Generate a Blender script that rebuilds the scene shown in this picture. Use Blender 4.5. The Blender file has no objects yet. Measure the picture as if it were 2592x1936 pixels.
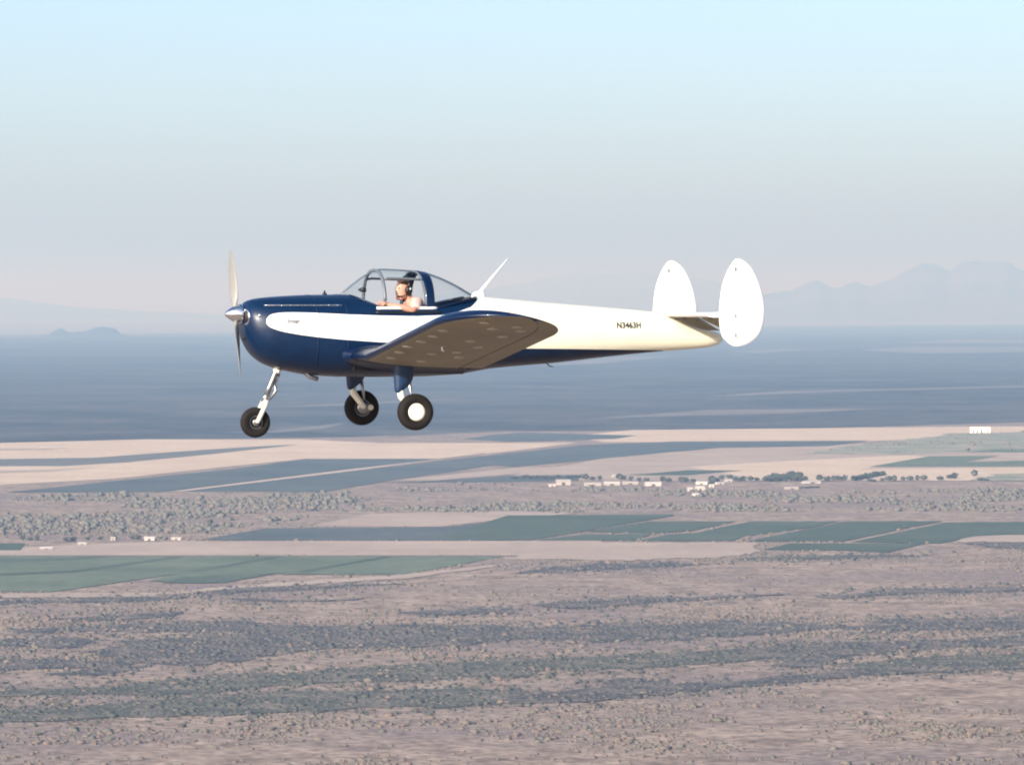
import bpy, bmesh, math, random
import numpy as np
from mathutils import Vector, Matrix
from mathutils.geometry import delaunay_2d_cdt

rnd = random.Random(7)
rng = np.random.default_rng(11)
scene = bpy.context.scene
COL = scene.collection
R = math.radians

# ------------------------------------------------------------------ camera
F_PX = 10500.0          # focal length in pixels of a 2592 px wide picture
EYE = 300.0             # metres above the valley floor
PITCH = math.atan(195.0 / F_PX)
cam_data = bpy.data.cameras.new('camera')
cam_data.sensor_width = 36.0
cam_data.lens = 36.0 * F_PX / 2592.0
cam_data.clip_start = 0.5
cam_data.clip_end = 500000.0
cam = bpy.data.objects.new('camera', cam_data)
cam.location = (0, 0, EYE)
cam.rotation_euler = (math.pi / 2 - PITCH, 0, 0)
COL.objects.link(cam)
scene.camera = cam

# ------------------------------------------------------------------ sky, sun, exposure
SUN_EL, SUN_AZ = R(22), R(34)     # the sun stands behind the camera, a little to its left
world = bpy.data.worlds.new('World')
scene.world = world
world.use_nodes = True
wn = world.node_tree
sky = wn.nodes.new('ShaderNodeTexSky')
sky.sky_type = 'NISHITA'
sky.sun_disc = False
sky.sun_elevation = SUN_EL
sky.sun_rotation = math.pi + SUN_AZ
sky.altitude = 300
sky.air_density = 0.65
sky.dust_density = 2.3
sky.ozone_density = 2.2
wn.links.new(sky.outputs['Color'], wn.nodes['Background'].inputs['Color'])
wn.nodes['Background'].inputs['Strength'].default_value = 0.15

sun_data = bpy.data.lights.new('sun', 'SUN')
sun_data.energy = 4.6
sun_data.angle = R(0.5)
sun_data.color = (1.0, 0.95, 0.88)
sun = bpy.data.objects.new('sun', sun_data)
to_sun = Vector((-math.sin(SUN_AZ) * math.cos(SUN_EL), -math.cos(SUN_AZ) * math.cos(SUN_EL), math.sin(SUN_EL)))
sun.rotation_euler = to_sun.to_track_quat('Z', 'Y').to_euler()
sun.location = to_sun * 50 + Vector((0, 0, EYE))
COL.objects.link(sun)

scene.view_settings.view_transform = 'Standard'
scene.view_settings.look = 'None'
scene.view_settings.exposure = 0.75
scene.view_settings.gamma = 1.0
scene.view_settings.use_curve_mapping = False
scene.render.engine = 'CYCLES'
scene.cycles.use_denoising = True
scene.cycles.max_bounces = 6
scene.cycles.diffuse_bounces = 3
scene.cycles.transparent_max_bounces = 16
scene.cycles.volume_bounces = 0
scene.cycles.filter_width = 2.0


# ------------------------------------------------------------------ helpers: materials
def new_mat(name):
    m = bpy.data.materials.new(name)
    m.use_nodes = True
    return m, m.node_tree, m.node_tree.nodes['Principled BSDF']


def paint(name, rgb, rough=0.35, metal=0.0, coat=0.0, vary=0.06, scale=14.0, spec=0.5):
    m, nt, b = new_mat(name)
    N, L = nt.nodes, nt.links
    tc = N.new('ShaderNodeTexCoord')
    no = N.new('ShaderNodeTexNoise')
    no.inputs['Scale'].default_value = scale
    no.inputs['Detail'].default_value = 5
    L.new(tc.outputs['Object'], no.inputs['Vector'])
    mp = N.new('ShaderNodeMapRange')
    mp.inputs[3].default_value = 1 - vary
    mp.inputs[4].default_value = 1 + vary
    L.new(no.outputs['Fac'], mp.inputs[0])
    vm = N.new('ShaderNodeVectorMath')
    vm.operation = 'SCALE'
    vm.inputs[0].default_value = rgb
    L.new(mp.outputs[0], vm.inputs['Scale'])
    L.new(vm.outputs[0], b.inputs['Base Color'])
    b.inputs['Roughness'].default_value = rough
    b.inputs['Metallic'].default_value = metal
    b.inputs['Coat Weight'].default_value = coat
    b.inputs['Coat Roughness'].default_value = 0.08
    b.inputs['Specular IOR Level'].default_value = spec
    return m


def glass(name, tint=(0.93, 0.96, 0.97)):
    m = bpy.data.materials.new(name)
    m.use_nodes = True
    nt = m.node_tree
    nt.nodes.clear()
    o = nt.nodes.new('ShaderNodeOutputMaterial')
    t = nt.nodes.new('ShaderNodeBsdfTransparent')
    t.inputs[0].default_value = (*tint, 1)
    g = nt.nodes.new('ShaderNodeBsdfGlossy')
    g.inputs['Roughness'].default_value = 0.03
    lw = nt.nodes.new('ShaderNodeLayerWeight')
    lw.inputs[0].default_value = 0.5
    pw = nt.nodes.new('ShaderNodeMath')
    pw.operation = 'POWER'
    pw.inputs[1].default_value = 4.0
    nt.links.new(lw.outputs['Facing'], pw.inputs[0])
    f = nt.nodes.new('ShaderNodeMapRange')
    f.inputs[3].default_value = 0.03
    f.inputs[4].default_value = 0.35
    nt.links.new(pw.outputs[0], f.inputs[0])
    mx = nt.nodes.new('ShaderNodeMixShader')
    nt.links.new(f.outputs[0], mx.inputs[0])
    nt.links.new(t.outputs[0], mx.inputs[1])
    nt.links.new(g.outputs[0], mx.inputs[2])
    nt.links.new(mx.outputs[0], o.inputs['Surface'])
    return m


def land(name, a, b_, scale=0.01, detail=8, lo=0.35, hi=0.65, fine=0.15, fine_scale=0.12, c=None, rough=1.0):
    """soil / crop / brush: two colours mixed by noise in metres, plus a fine grain"""
    m, nt, b = new_mat(name)
    N, L = nt.nodes, nt.links
    geo = N.new('ShaderNodeNewGeometry')
    n1 = N.new('ShaderNodeTexNoise')
    n1.inputs['Scale'].default_value = scale
    n1.inputs['Detail'].default_value = detail
    n1.inputs['Roughness'].default_value = 0.62
    L.new(geo.outputs['Position'], n1.inputs['Vector'])
    mr = N.new('ShaderNodeMapRange')
    mr.inputs[1].default_value = lo
    mr.inputs[2].default_value = hi
    L.new(n1.outputs['Fac'], mr.inputs[0])
    mx = N.new('ShaderNodeMix')
    mx.data_type = 'RGBA'
    mx.inputs[6].default_value = (*a, 1)
    mx.inputs[7].default_value = (*b_, 1)
    L.new(mr.outputs[0], mx.inputs[0])
    out = mx.outputs[2]
    if c is not None:          # a third, larger-scale colour
        n3 = N.new('ShaderNodeTexNoise')
        n3.inputs['Scale'].default_value = scale * 0.17
        n3.inputs['Detail'].default_value = 4
        L.new(geo.outputs['Position'], n3.inputs['Vector'])
        m3 = N.new('ShaderNodeMapRange')
        m3.inputs[1].default_value = 0.45
        m3.inputs[2].default_value = 0.7
        L.new(n3.outputs['Fac'], m3.inputs[0])
        x3 = N.new('ShaderNodeMix')
        x3.data_type = 'RGBA'
        x3.inputs[7].default_value = (*c, 1)
        L.new(m3.outputs[0], x3.inputs[0])
        L.new(out, x3.inputs[6])
        out = x3.outputs[2]
    n2 = N.new('ShaderNodeTexNoise')
    n2.inputs['Scale'].default_value = fine_scale
    n2.inputs['Detail'].default_value = 3
    L.new(geo.outputs['Position'], n2.inputs['Vector'])
    m2 = N.new('ShaderNodeMapRange')
    m2.inputs[1].default_value = 0.3
    m2.inputs[2].default_value = 0.7
    m2.inputs[3].default_value = 1 - fine
    m2.inputs[4].default_value = 1 + fine
    L.new(n2.outputs['Fac'], m2.inputs[0])
    vm = N.new('ShaderNodeVectorMath')
    vm.operation = 'SCALE'
    L.new(out, vm.inputs[0])
    L.new(m2.outputs[0], vm.inputs['Scale'])
    L.new(vm.outputs[0], b.inputs['Base Color'])
    b.inputs['Roughness'].default_value = rough
    b.inputs['Specular IOR Level'].default_value = 0.0
    return m


# ------------------------------------------------------------------ helpers: meshes
def mesh_obj(name, verts, faces, mat=None, parent=None, smooth=True, mat_idx=None):
    me = bpy.data.meshes.new(name)
    me.from_pydata([tuple(v) for v in verts], [], [tuple(f) for f in faces])
    for m in (mat if isinstance(mat, (list, tuple)) else [mat]):
        if m is not None:
            me.materials.append(m)
    if mat_idx is not None:
        me.polygons.foreach_set('material_index', mat_idx)
    if smooth:
        me.polygons.foreach_set('use_smooth', [True] * len(me.polygons))
    me.update()
    o = bpy.data.objects.new(name, me)
    COL.objects.link(o)
    if parent is not None:
        o.parent = parent
    return o


def from_bm(name, bm, mat=None, parent=None, smooth=True):
    me = bpy.data.meshes.new(name)
    bm.to_mesh(me)
    bm.free()
    for m in (mat if isinstance(mat, (list, tuple)) else [mat]):
        if m is not None:
            me.materials.append(m)
    if smooth:
        me.polygons.foreach_set('use_smooth', [True] * len(me.polygons))
    o = bpy.data.objects.new(name, me)
    COL.objects.link(o)
    if parent is not None:
        o.parent = parent
    return o


def sharp(o, deg=35):
    bm = bmesh.new()
    bm.from_mesh(o.data)
    bmesh.ops.recalc_face_normals(bm, faces=bm.faces)
    for e in bm.edges:
        if len(e.link_faces) == 2 and e.calc_face_angle(0) > R(deg):
            e.smooth = False
    bm.to_mesh(o.data)
    bm.free()
    return o


def loft(rings, closed=True, cap0=True, cap1=True):
    n = len(rings[0])
    v = [p for r in rings for p in r]
    f = []
    for i in range(len(rings) - 1):
        for j in range(n if closed else n - 1):
            k = (j + 1) % n
            f.append((i * n + j, i * n + k, (i + 1) * n + k, (i + 1) * n + j))
    if cap0:
        f.append(tuple(range(n - 1, -1, -1)))
    if cap1:
        f.append(tuple((len(rings) - 1) * n + j for j in range(n)))
    return v, f


def tube(pts, rad, n=10, cap=True):
    pts = [Vector(p) for p in pts]
    rads = rad if isinstance(rad, (list, tuple)) else [rad] * len(pts)
    rings = []
    ref = None
    for i, p in enumerate(pts):
        d = (pts[min(i + 1, len(pts) - 1)] - pts[max(i - 1, 0)]).normalized()
        if ref is None:
            ref = Vector((0, 1, 0)) if abs(d.y) < 0.9 else Vector((1, 0, 0))
        a = (ref - d * ref.dot(d)).normalized()
        b = d.cross(a)
        ref = a
        rings.append([p + (a * math.cos(t) + b * math.sin(t)) * rads[i] for t in [2 * math.pi * k / n for k in range(n)]])
    return loft(rings, True, cap, cap)


def lathe(profile, axis='y', n=32, centre=(0, 0, 0)):
    """profile: (along-axis, radius)"""
    rings = []
    for s, r in profile:
        ring = []
        for k in range(n):
            t = 2 * math.pi * k / n
            a, b = r * math.cos(t), r * math.sin(t)
            p = (s, a, b) if axis == 'x' else ((a, s, b) if axis == 'y' else (a, b, s))
            ring.append((p[0] + centre[0], p[1] + centre[1], p[2] + centre[2]))
        rings.append(ring)
    return loft(rings)


def merge(*parts):
    V, Fc = [], []
    for v, f in parts:
        o = len(V)
        V += list(v)
        Fc += [tuple(i + o for i in q) for q in f]
    return V, Fc


def box(x0, x1, y0, y1, z0, z1):
    v = [(x0, y0, z0), (x1, y0, z0), (x1, y1, z0), (x0, y1, z0), (x0, y0, z1), (x1, y0, z1), (x1, y1, z1), (x0, y1, z1)]
    f = [(0, 3, 2, 1), (4, 5, 6, 7), (0, 1, 5, 4), (1, 2, 6, 5), (2, 3, 7, 6), (3, 0, 4, 7)]
    return v, f


def pchip(xs, ys):
    """smooth shape-preserving interpolation"""
    xs, ys = np.array(xs, float), np.array(ys, float)
    h = np.diff(xs)
    d = np.diff(ys) / h
    m = np.zeros(len(xs))
    m[0], m[-1] = d[0], d[-1]
    for i in range(1, len(xs) - 1):
        if d[i - 1] * d[i] > 0:
            w1, w2 = 2 * h[i] + h[i - 1], h[i] + 2 * h[i - 1]
            m[i] = (w1 + w2) / (w1 / d[i - 1] + w2 / d[i])

    def f(x):
        x = min(max(x, xs[0]), xs[-1])
        i = min(int(np.searchsorted(xs, x, 'right')) - 1, len(h) - 1)
        t = (x - xs[i]) / h[i]
        return ((2 * t**3 - 3 * t**2 + 1) * ys[i] + (t**3 - 2 * t**2 + t) * h[i] * m[i]
                + (-2 * t**3 + 3 * t**2) * ys[i + 1] + (t**3 - t**2) * h[i] * m[i + 1])
    return f


def empty(name, loc=(0, 0, 0), rz=0.0, parent=None):
    o = bpy.data.objects.new(name, None)
    o.location = loc
    o.rotation_euler = (0, 0, rz)
    o.empty_display_size = 0.3
    COL.objects.link(o)
    if parent is not None:
        o.parent = parent
    return o


def tag(o, label=None, cat=None, group=None, kind=None):
    if label:
        o['label'] = label
    if cat:
        o['category'] = cat
    if group:
        o['group'] = group
    if kind:
        o['kind'] = kind
    return o


def at(u, v):
    """the point of the valley floor seen at bearing u and depression v (units of the 2212-wide overview)"""
    px, py = u * 1.17179, v * 1.17179
    dx = (px - 1296) / F_PX
    dz = (968 - py) / F_PX
    d = Vector((dx, math.cos(PITCH) + dz * math.sin(PITCH), -math.sin(PITCH) + dz * math.cos(PITCH)))
    t = -EYE / d.z
    return (d.x * t, d.y * t)


# ------------------------------------------------------------------ the land: ground, plain, fields
M_SOIL = land('soil', (0.195, 0.148, 0.12), (0.365, 0.283, 0.228), scale=0.025, lo=0.34, hi=0.6, fine=0.4, fine_scale=0.11, c=(0.225, 0.18, 0.168))
M_BRUSH = land('dark_brush', (0.095, 0.092, 0.09), (0.24, 0.195, 0.17), scale=0.025, lo=0.46, hi=0.68, fine=0.4, fine_scale=0.2)
M_BRUSHG = land('green_brush', (0.098, 0.102, 0.088), (0.24, 0.20, 0.17), scale=0.025, lo=0.46, hi=0.68, fine=0.4, fine_scale=0.2)
M_PLAIN = land('far_brush', (0.058, 0.056, 0.057), (0.135, 0.122, 0.112), scale=0.0016, lo=0.42, hi=0.7, fine=0.3, fine_scale=0.012, c=(0.11, 0.102, 0.097))
M_HAZE_PALE = land('haze_pale', (0.25, 0.22, 0.195), (0.32, 0.28, 0.245), scale=0.0004, fine=0.08, fine_scale=0.01)  # pale tone: the bright haze beyond the plain, painted onto the land
M_HAZE_FADE = land('haze_fade', (0.10, 0.092, 0.085), (0.19, 0.168, 0.15), scale=0.0009, fine=0.15, fine_scale=0.01)  # middle tone, paints the fade from dark plain into haze
M_TAN = land('stubble', (0.52, 0.41, 0.31), (0.60, 0.48, 0.37), scale=0.006, fine=0.07, fine_scale=0.05)
M_TAN2 = land('bare_field', (0.36, 0.285, 0.235), (0.44, 0.355, 0.295), scale=0.006, fine=0.08, fine_scale=0.05)
M_GREYF = land('ploughed_field', (0.145, 0.145, 0.135), (0.18, 0.175, 0.16), scale=0.004, fine=0.1, fine_scale=0.04)
M_BLUEF = land('fallow_field', (0.09, 0.105, 0.105), (0.125, 0.135, 0.13), scale=0.004, fine=0.1, fine_scale=0.04)
M_GREEN = land('green_crop', (0.118, 0.146, 0.10), (0.165, 0.19, 0.135), scale=0.006, fine=0.14, fine_scale=0.05)
M_TEAL = land('dark_crop', (0.076, 0.098, 0.072), (0.11, 0.134, 0.10), scale=0.004, fine=0.1, fine_scale=0.05)
M_SAGE = land('sage_scrub', (0.22, 0.235, 0.175), (0.34, 0.31, 0.245), scale=0.012, lo=0.42, hi=0.6, fine=0.2, fine_scale=0.1)
M_TRACK = land('track_gravel', (0.44, 0.36, 0.30), (0.5, 0.41, 0.35), scale=0.02, fine=0.1, fine_scale=0.3)

gs = 300000.0
ground = mesh_obj('ground', [(-gs, -60000, 0), (gs, -60000, 0), (gs, 300000, 0), (-gs, 300000, 0)], [(0, 1, 2, 3)], M_SOIL, smooth=False)
tag(ground, kind='structure')


def vnoise(x, y, seed=0):
    xi, yi = np.floor(x).astype(int), np.floor(y).astype(int)
    xf, yf = x - xi, y - yi

    def h(a, b):
        n = (a * 374761393 + b * 668265263 + seed * 974711) & 0x7fffffff
        n = ((n ^ (n >> 13)) * 1274126177) & 0x7fffffff
        return ((n ^ (n >> 16)) & 0xffff) / 65535.0
    u, v = xf * xf * (3 - 2 * xf), yf * yf * (3 - 2 * yf)
    return (h(xi, yi) * (1 - u) + h(xi + 1, yi) * u) * (1 - v) + (h(xi, yi + 1) * (1 - u) + h(xi + 1, yi + 1) * u) * v


def fbm(x, y, oct=4, seed=0):
    s, a, t = 0, 0.5, 0
    for k in range(oct):
        s = s + a * vnoise(x * 2**k, y * 2**k, seed + k)
        t += a
        a *= 0.5
    return s / t


AREA_N = [0]
FIELD_POLYS = []


def area(name, pts, mat, z=0.3, rough=0.0, step=None):
    """one sheet of land; rough jitters its edge by so many metres (scrub has no straight edge)"""
    AREA_N[0] += 1
    z = 0.3 * z + 0.008 * AREA_N[0]     # no two sheets in one plane
    P = []
    for u, v in pts:
        if u <= 0:
            u = -260
        elif u >= 2205:
            u = 2480
        P.append(Vector((*at(u, v), 0)))
    if rough > 0:
        Q = []
        run = 0.0
        for i, a in enumerate(P):
            b = P[(i + 1) % len(P)]
            ln = (b - a).length
            n = min(220, max(1, int(ln / 14.0)))
            for k in range(n):
                d = run + ln * k / n
                p = a.lerp(b, k / n)
                w = 2 * fbm(np.array([d / 90.0]), np.array([AREA_N[0] * 7.3]), 5, 41)[0] - 1
                w2 = 2 * fbm(np.array([d / 60.0]), np.array([AREA_N[0] * 3.1]), 4, 57)[0] - 1
                Q.append(p + Vector((w2 * rough * 3.0 + rnd.gauss(0, rough * .4), w * rough * 4.5 + rnd.gauss(0, rough * 0.9), 0)))
            run += ln
        P = Q
    vs, _, fs_, *_r = delaunay_2d_cdt([Vector((p.x, p.y)) for p in P], [], [list(range(len(P)))], 1, 1e-3)
    faces = []
    for q in fs_:
        a, b, c = (vs[q[0]], vs[q[1]], vs[q[2]])
        faces.append(q if (b - a).cross(c - a) > 0 else q[::-1])
    o = mesh_obj(name, [(p.x, p.y, z) for p in vs], faces, mat, smooth=False)
    if name == 'field' and min(v for _u, v in pts) > 1095:
        FIELD_POLYS.append(np.array([(p.x, p.y) for p in P]))
    tag(o, kind='structure')
    return o


def L1(pts):   # left half of the middle distance
    return [(x / 2, 546 + y / 2) for x, y in pts]


def L2(pts):   # right half of the middle distance
    return [(1106 + x / 2, 546 + y / 2) for x, y in pts]


def L3(pts):   # left half of the near ground
    return [(x / 2, 939 + y / 2) for x, y in pts]


def L4(pts):   # right half of the near ground
    return [(1106 + x / 2, 939 + y / 2) for x, y in pts]


# far brush plain and the pale sheet beyond it, distant haze painted into its colour
area('plain', [(0, 961), (140, 954), (560, 947), (760, 944), (1106, 932), (1400, 930), (1800, 924), (2212, 905),
               (2212, 699), (1700, 704), (1250, 709), (900, 718), (500, 724.5), (250, 727), (0, 731)], M_PLAIN, 0.3, 0)
area('haze_flat', [(0, 731), (250, 727), (500, 724.5), (900, 718), (1250, 709), (1500, 690), (700, 683), (0, 690)], M_HAZE_PALE, 0.3)
area('haze_flat', [(0, 732.5), (250, 728.5), (500, 726), (900, 719.5), (1200, 712), (1300, 706), (900, 713), (500, 719), (250, 722), (0, 725)], M_HAZE_FADE, 0.9, 60)
# pale streaks on the plain
for pts in ([(1570, 760), (1700, 754), (1830, 753), (1700, 758), (1640, 763)], [(1850, 757), (1960, 749), (2212, 750), (2212, 756), (2000, 763)],
            [(1930, 741), (2060, 733), (2212, 734), (2212, 742)], [(2120, 692.6), (2212, 690), (2212, 695)],
            [(1260, 905), (1520, 886), (1920, 882), (1700, 893), (1500, 897)], [(1400, 862), (1700, 845), (2212, 827), (2212, 830), (1800, 846)],
            [(560, 881), (800, 868), (1000, 862), (760, 875)], [(1150, 792), (1330, 771), (1480, 767), (1300, 785)],
            [(460, 934), (590, 930), (750, 913), (760, 910), (700, 926), (600, 934)], [(725, 953), (930, 939), (1106, 931), (1106, 929), (900, 938)],
            [(1240, 946), (1370, 929), (1620, 927), (1400, 935)]):
    area('field', pts, land('pale_fallow', (0.155, 0.14, 0.13), (0.225, 0.198, 0.178), scale=0.002, fine=0.1, fine_scale=0.02) if 'pale_fallow' not in bpy.data.materials else bpy.data.materials['pale_fallow'], 0.7)
# darker brush patches on the plain
for pts in ([(1106, 865), (1400, 845), (1700, 835), (1500, 862), (1250, 876), (1106, 888)], [(1480, 880), (1800, 860), (2212, 846), (2212, 872), (1800, 878)],
            [(0, 868), (400, 860), (700, 862), (420, 875), (0, 884)], [(200, 822), (500, 815), (900, 818), (600, 828)]):
    area('plain', pts, M_PLAIN, 0.6, 20)

# left: pale stubble fields with grey strips
area('field', L1([(0, 833), (200, 817), (640, 806), (1300, 806), (1640, 822), (2212, 822), (2212, 850), (1900, 890), (1320, 890), (1000, 922), (500, 976), (0, 1030)]), M_TAN, 0.8)
area('field', L1([(0, 898), (400, 886), (900, 850), (1200, 832), (1290, 829), (900, 872), (560, 905), (280, 922), (0, 924)]), M_GREYF, 1.2)
area('field', L1([(0, 850), (180, 845), (330, 842), (200, 852), (0, 858)]), M_TAN2, 1.2)
area('field', L1([(0, 958), (280, 934), (420, 928), (220, 946), (0, 966)]), M_TAN2, 1.2)
area('field', L1([(20, 1036), (500, 986), (1000, 935), (1320, 892), (1880, 892), (1500, 935), (760, 1026), (700, 1034)]), M_BLUEF, 1.2)
area('field', L1([(800, 1032), (1500, 948), (1900, 900), (2212, 865), (2390, 850), (2600, 830), (2900, 838), (2700, 880), (2212, 906), (1700, 982), (1400, 1034)]), M_BLUEF, 1.2)
area('track', L1([(720, 1034), (1500, 937), (1890, 893), (1920, 892), (1510, 945), (790, 1032)]), M_TRACK, 1.6)
area('field', L1([(1700, 985), (2212, 930), (2420, 926), (2300, 950), (1880, 985)]), M_TAN2, 1.5)
area('field', L1([(1640, 994), (1880, 986), (2212, 964), (2500, 960), (2500, 985), (2212, 990)]), M_BLUEF, 1.6)
# right: tan fields, dark strips, green irrigated fields
area('field', L2([(250, 792), (520, 766), (1980, 752), (2212, 745), (2212, 780), (1500, 815), (400, 819)]), M_TAN, 0.8)
area('field', L2([(-120, 870), (-120, 838), (0, 822), (290, 820), (0, 858)]), M_TAN, 1.3)
area('field', L2([(-210, 806), (-60, 784), (60, 777), (540, 790), (440, 805), (0, 816)]), M_BLUEF, 1.2)
area('field', L2([(300, 832), (700, 816), (1540, 812), (1350, 836), (900, 841), (480, 882), (0, 926), (-100, 915), (0, 866)]), M_BLUEF, 1.2)
area('field', L2([(0, 962), (430, 882), (900, 845), (1350, 836), (1700, 812), (2212, 790), (2212, 930), (1400, 965), (1100, 985), (0, 985)]), M_TAN2, 0.9)
area('field', L2([(760, 925), (1200, 900), (1700, 875), (1900, 890), (1500, 935), (2212, 925), (2212, 985), (1100, 985)]), M_TAN, 1.3)
area('scrubland', L2([(1250, 872), (1500, 832), (1900, 782), (2212, 765), (2212, 846), (1960, 862), (1700, 872)]), M_SAGE, 1.5, 14)
area('field', L2([(1540, 926), (1800, 880), (2110, 878), (1960, 905), (2212, 884), (2212, 922)]), M_GREEN, 1.8)
area('field', L2([(1960, 863), (2080, 850), (2212, 845), (2212, 864)]), M_GREEN, 1.8)
area('field', L2([(500, 962), (760, 940), (1000, 942), (760, 962)]), M_TEAL, 1.6)
area('field', L2([(1980, 985), (2080, 955), (2212, 950), (2212, 990)]), M_SAGE, 1.8, 6)
# near left
area('field', L3([(0, 522), (350, 474), (800, 460), (2212, 460), (2600, 456), (2600, 520), (2212, 522)]), M_TAN2, 0.7)
area('field', L3([(860, 456), (1150, 405), (1930, 400), (2212, 367), (2600, 352), (3050, 349), (2920, 350), (2620, 400), (2270, 452), (2212, 457)]), M_BLUEF, 1.1)
area('field', L3([(1330, 397), (1600, 342), (2212, 330), (2500, 340), (2212, 362), (1900, 398)]), M_TAN2, 0.9)
area('field', L3([(0, 466), (110, 470), (90, 500), (0, 502)]), M_TEAL, 0.9)
gf = [(0, 526), (2180, 526), (1900, 576), (1750, 605), (1270, 604), (1190, 600), (960, 641), (820, 641), (640, 632), (780, 600), (300, 670), (230, 679), (0, 679)]
area('field', L3(gf), M_GREEN, 1.1)
area('field', L3([(800, 614), (1190, 600), (970, 641), (820, 643), (700, 640)]), M_TEAL, 1.4)
for q in ([(0, 622), (300, 588), (770, 528), (800, 530), (330, 597), (0, 636)], [(780, 592), (1000, 560), (1180, 528), (1220, 530), (1040, 562), (860, 594)],
          [(1270, 594), (1460, 562), (1660, 528), (1700, 530), (1500, 563), (1330, 596)], [(300, 534), (420, 527), (480, 528), (330, 543), (0, 561), (0, 548)]):
    area('field', L3(q), M_TEAL, 1.5)
area('track', L3([(0, 712), (0, 690), (350, 684), (700, 684), (1000, 655), (1700, 608), (2180, 558), (2240, 556), (1760, 622), (1000, 668), (640, 700)]), M_TAN2, 0.9, 3)
# near right: dark irrigated blocks
for q in ([(-20, 350), (280, 349), (700, 345), (630, 362), (300, 420), (70, 458), (0, 452), (-340, 452)], [(320, 420), (590, 376), (970, 375), (780, 415), (620, 428)],
          [(100, 458), (310, 431), (600, 431), (530, 458)], [(540, 460), (680, 432), (800, 425), (1030, 376), (1410, 375), (1290, 402), (1000, 440), (950, 460)],
          [(1010, 462), (1290, 406), (1440, 376), (1860, 374), (1700, 405), (1430, 462)], [(1470, 464), (1880, 380), (2212, 374), (2212, 408), (2000, 440), (1850, 470)],
          [(1090, 498), (1200, 471), (1790, 470), (1620, 510), (1400, 500)]):
    area('field', L4(q), M_TEAL, 1.3)
area('field', L4([(0, 470), (500, 464), (1080, 470), (1000, 520), (500, 545), (0, 540)]), M_TAN2, 0.7, 8)
area('field', L4([(1900, 465), (2020, 440), (2212, 412), (2212, 462)]), M_TAN2, 0.9, 5)

# dark scrub bands of the near ground (irregular edges) ------------------------------------------------
BANDS = [
    (L3([(0, 735), (300, 712), (760, 690), (830, 700), (640, 716), (200, 728), (0, 742)]), M_BRUSH, 4),
    (L3([(800, 690), (1000, 668), (1700, 640), (1740, 646), (1040, 680), (860, 696)]), M_BRUSH, 5),
    (L3([(60, 845), (500, 824), (760, 812), (1070, 808), (1450, 835), (1900, 830), (2320, 824), (2900, 812), (3500, 808), (3700, 826), (3300, 850), (2900, 886), (2212, 890), (1800, 915), (1250, 935), (1080, 965), (900, 990), (620, 992), (420, 960), (560, 890), (860, 872), (1000, 860), (700, 846), (380, 852), (120, 858)]), M_BRUSH, 12),
    (L3([(0, 892), (300, 886), (420, 900), (350, 916), (0, 918)]), M_BRUSH, 7),
    (L3([(0, 975), (250, 968), (600, 985), (540, 1005), (200, 1000), (0, 1004)]), M_BRUSH, 7),
    (L3([(200, 1036), (420, 1012), (640, 1004), (500, 1030)]), M_BRUSH, 5),
    (L3([(0, 1125), (200, 1095), (400, 1088), (1000, 1042), (1200, 1028), (1700, 1005), (2212, 968), (2700, 952), (3150, 930), (3500, 902), (3900, 890), (3600, 935), (3050, 985), (2500, 1020), (2212, 1040), (1600, 1062), (1100, 1090), (760, 1128), (300, 1125)]), M_BRUSHG, 8),
    (L3([(0, 1185), (480, 1168), (860, 1122), (1300, 1118), (1640, 1112), (2212, 1085), (2212, 1165), (1800, 1172), (1300, 1195), (820, 1218), (0, 1246)]), M_BRUSHG, 8),
    (L3([(2212, 1130), (2600, 1100), (3100, 1070), (3500, 1035), (4000, 985), (4424, 950), (4424, 985), (3800, 1035), (3200, 1090), (2600, 1140), (2212, 1160)]), M_BRUSH, 6),
    (L4([(850, 945), (1200, 910), (1700, 890), (2212, 850), (2212, 895), (1800, 925), (1400, 960), (1330, 1010), (1150, 1000), (1150, 960)]), M_BRUSH, 8),
    (L4([(1400, 1000), (1800, 955), (2212, 935), (2212, 1010), (1800, 1000), (1450, 1030)]), M_BRUSHG, 8),
    (L4([(1600, 800), (2212, 780), (2212, 830), (1900, 850), (1500, 862), (1480, 830)]), M_BRUSH, 8),
    (L4([(480, 1045), (700, 1060), (620, 1095), (380, 1110)]), M_BRUSH, 6),
    (L4([(150, 575), (560, 556), (900, 558), (560, 576), (240, 590), (0, 600)]), M_BRUSH, 6),
    (L4([(960, 535), (1300, 522), (1860, 520), (1500, 536), (1000, 544)]), M_BRUSHG, 5),
    (L4([(1960, 470), (2212, 462), (2212, 490), (2100, 492)]), M_BRUSH, 4),
    (L4([(100, 740), (400, 715), (760, 705), (1200, 690), (700, 720), (300, 752)]), M_BRUSH, 5),
    (L4([(1300, 700), (1700, 668), (2212, 648), (2212, 664), (1800, 684), (1400, 708)]), M_BRUSH, 5),
    (L3([(950, 705), (1300, 715), (1620, 708), (1400, 722), (1050, 720)]), M_BRUSH, 4),
    (L3([(1680, 772), (1900, 758), (2200, 750), (2190, 772), (1900, 778)]), M_BRUSH, 4),
    (L3([(160, 795), (500, 785), (780, 765), (700, 790), (400, 805)]), M_BRUSH, 4),
]
band_polys = []
for pts, mat, rough in BANDS:
    area('scrubland', pts, mat, 0.5, rough, rough * 1.2)
    P = np.array([at(-260 if u <= 0 else (2480 if u >= 2205 else u), v) for u, v in pts])
    band_polys.append((P, 1 if mat is M_BRUSHG else 0))

# ------------------------------------------------------------------ far mountains and hills
M_ROCK = land('dry_rock', (0.10, 0.072, 0.068), (0.17, 0.13, 0.12), scale=0.0008, fine=0.15, fine_scale=0.003)
M_ROCKD = land('dark_rock', (0.05, 0.047, 0.045), (0.09, 0.08, 0.075), scale=0.002, fine=0.15, fine_scale=0.006)


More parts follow.
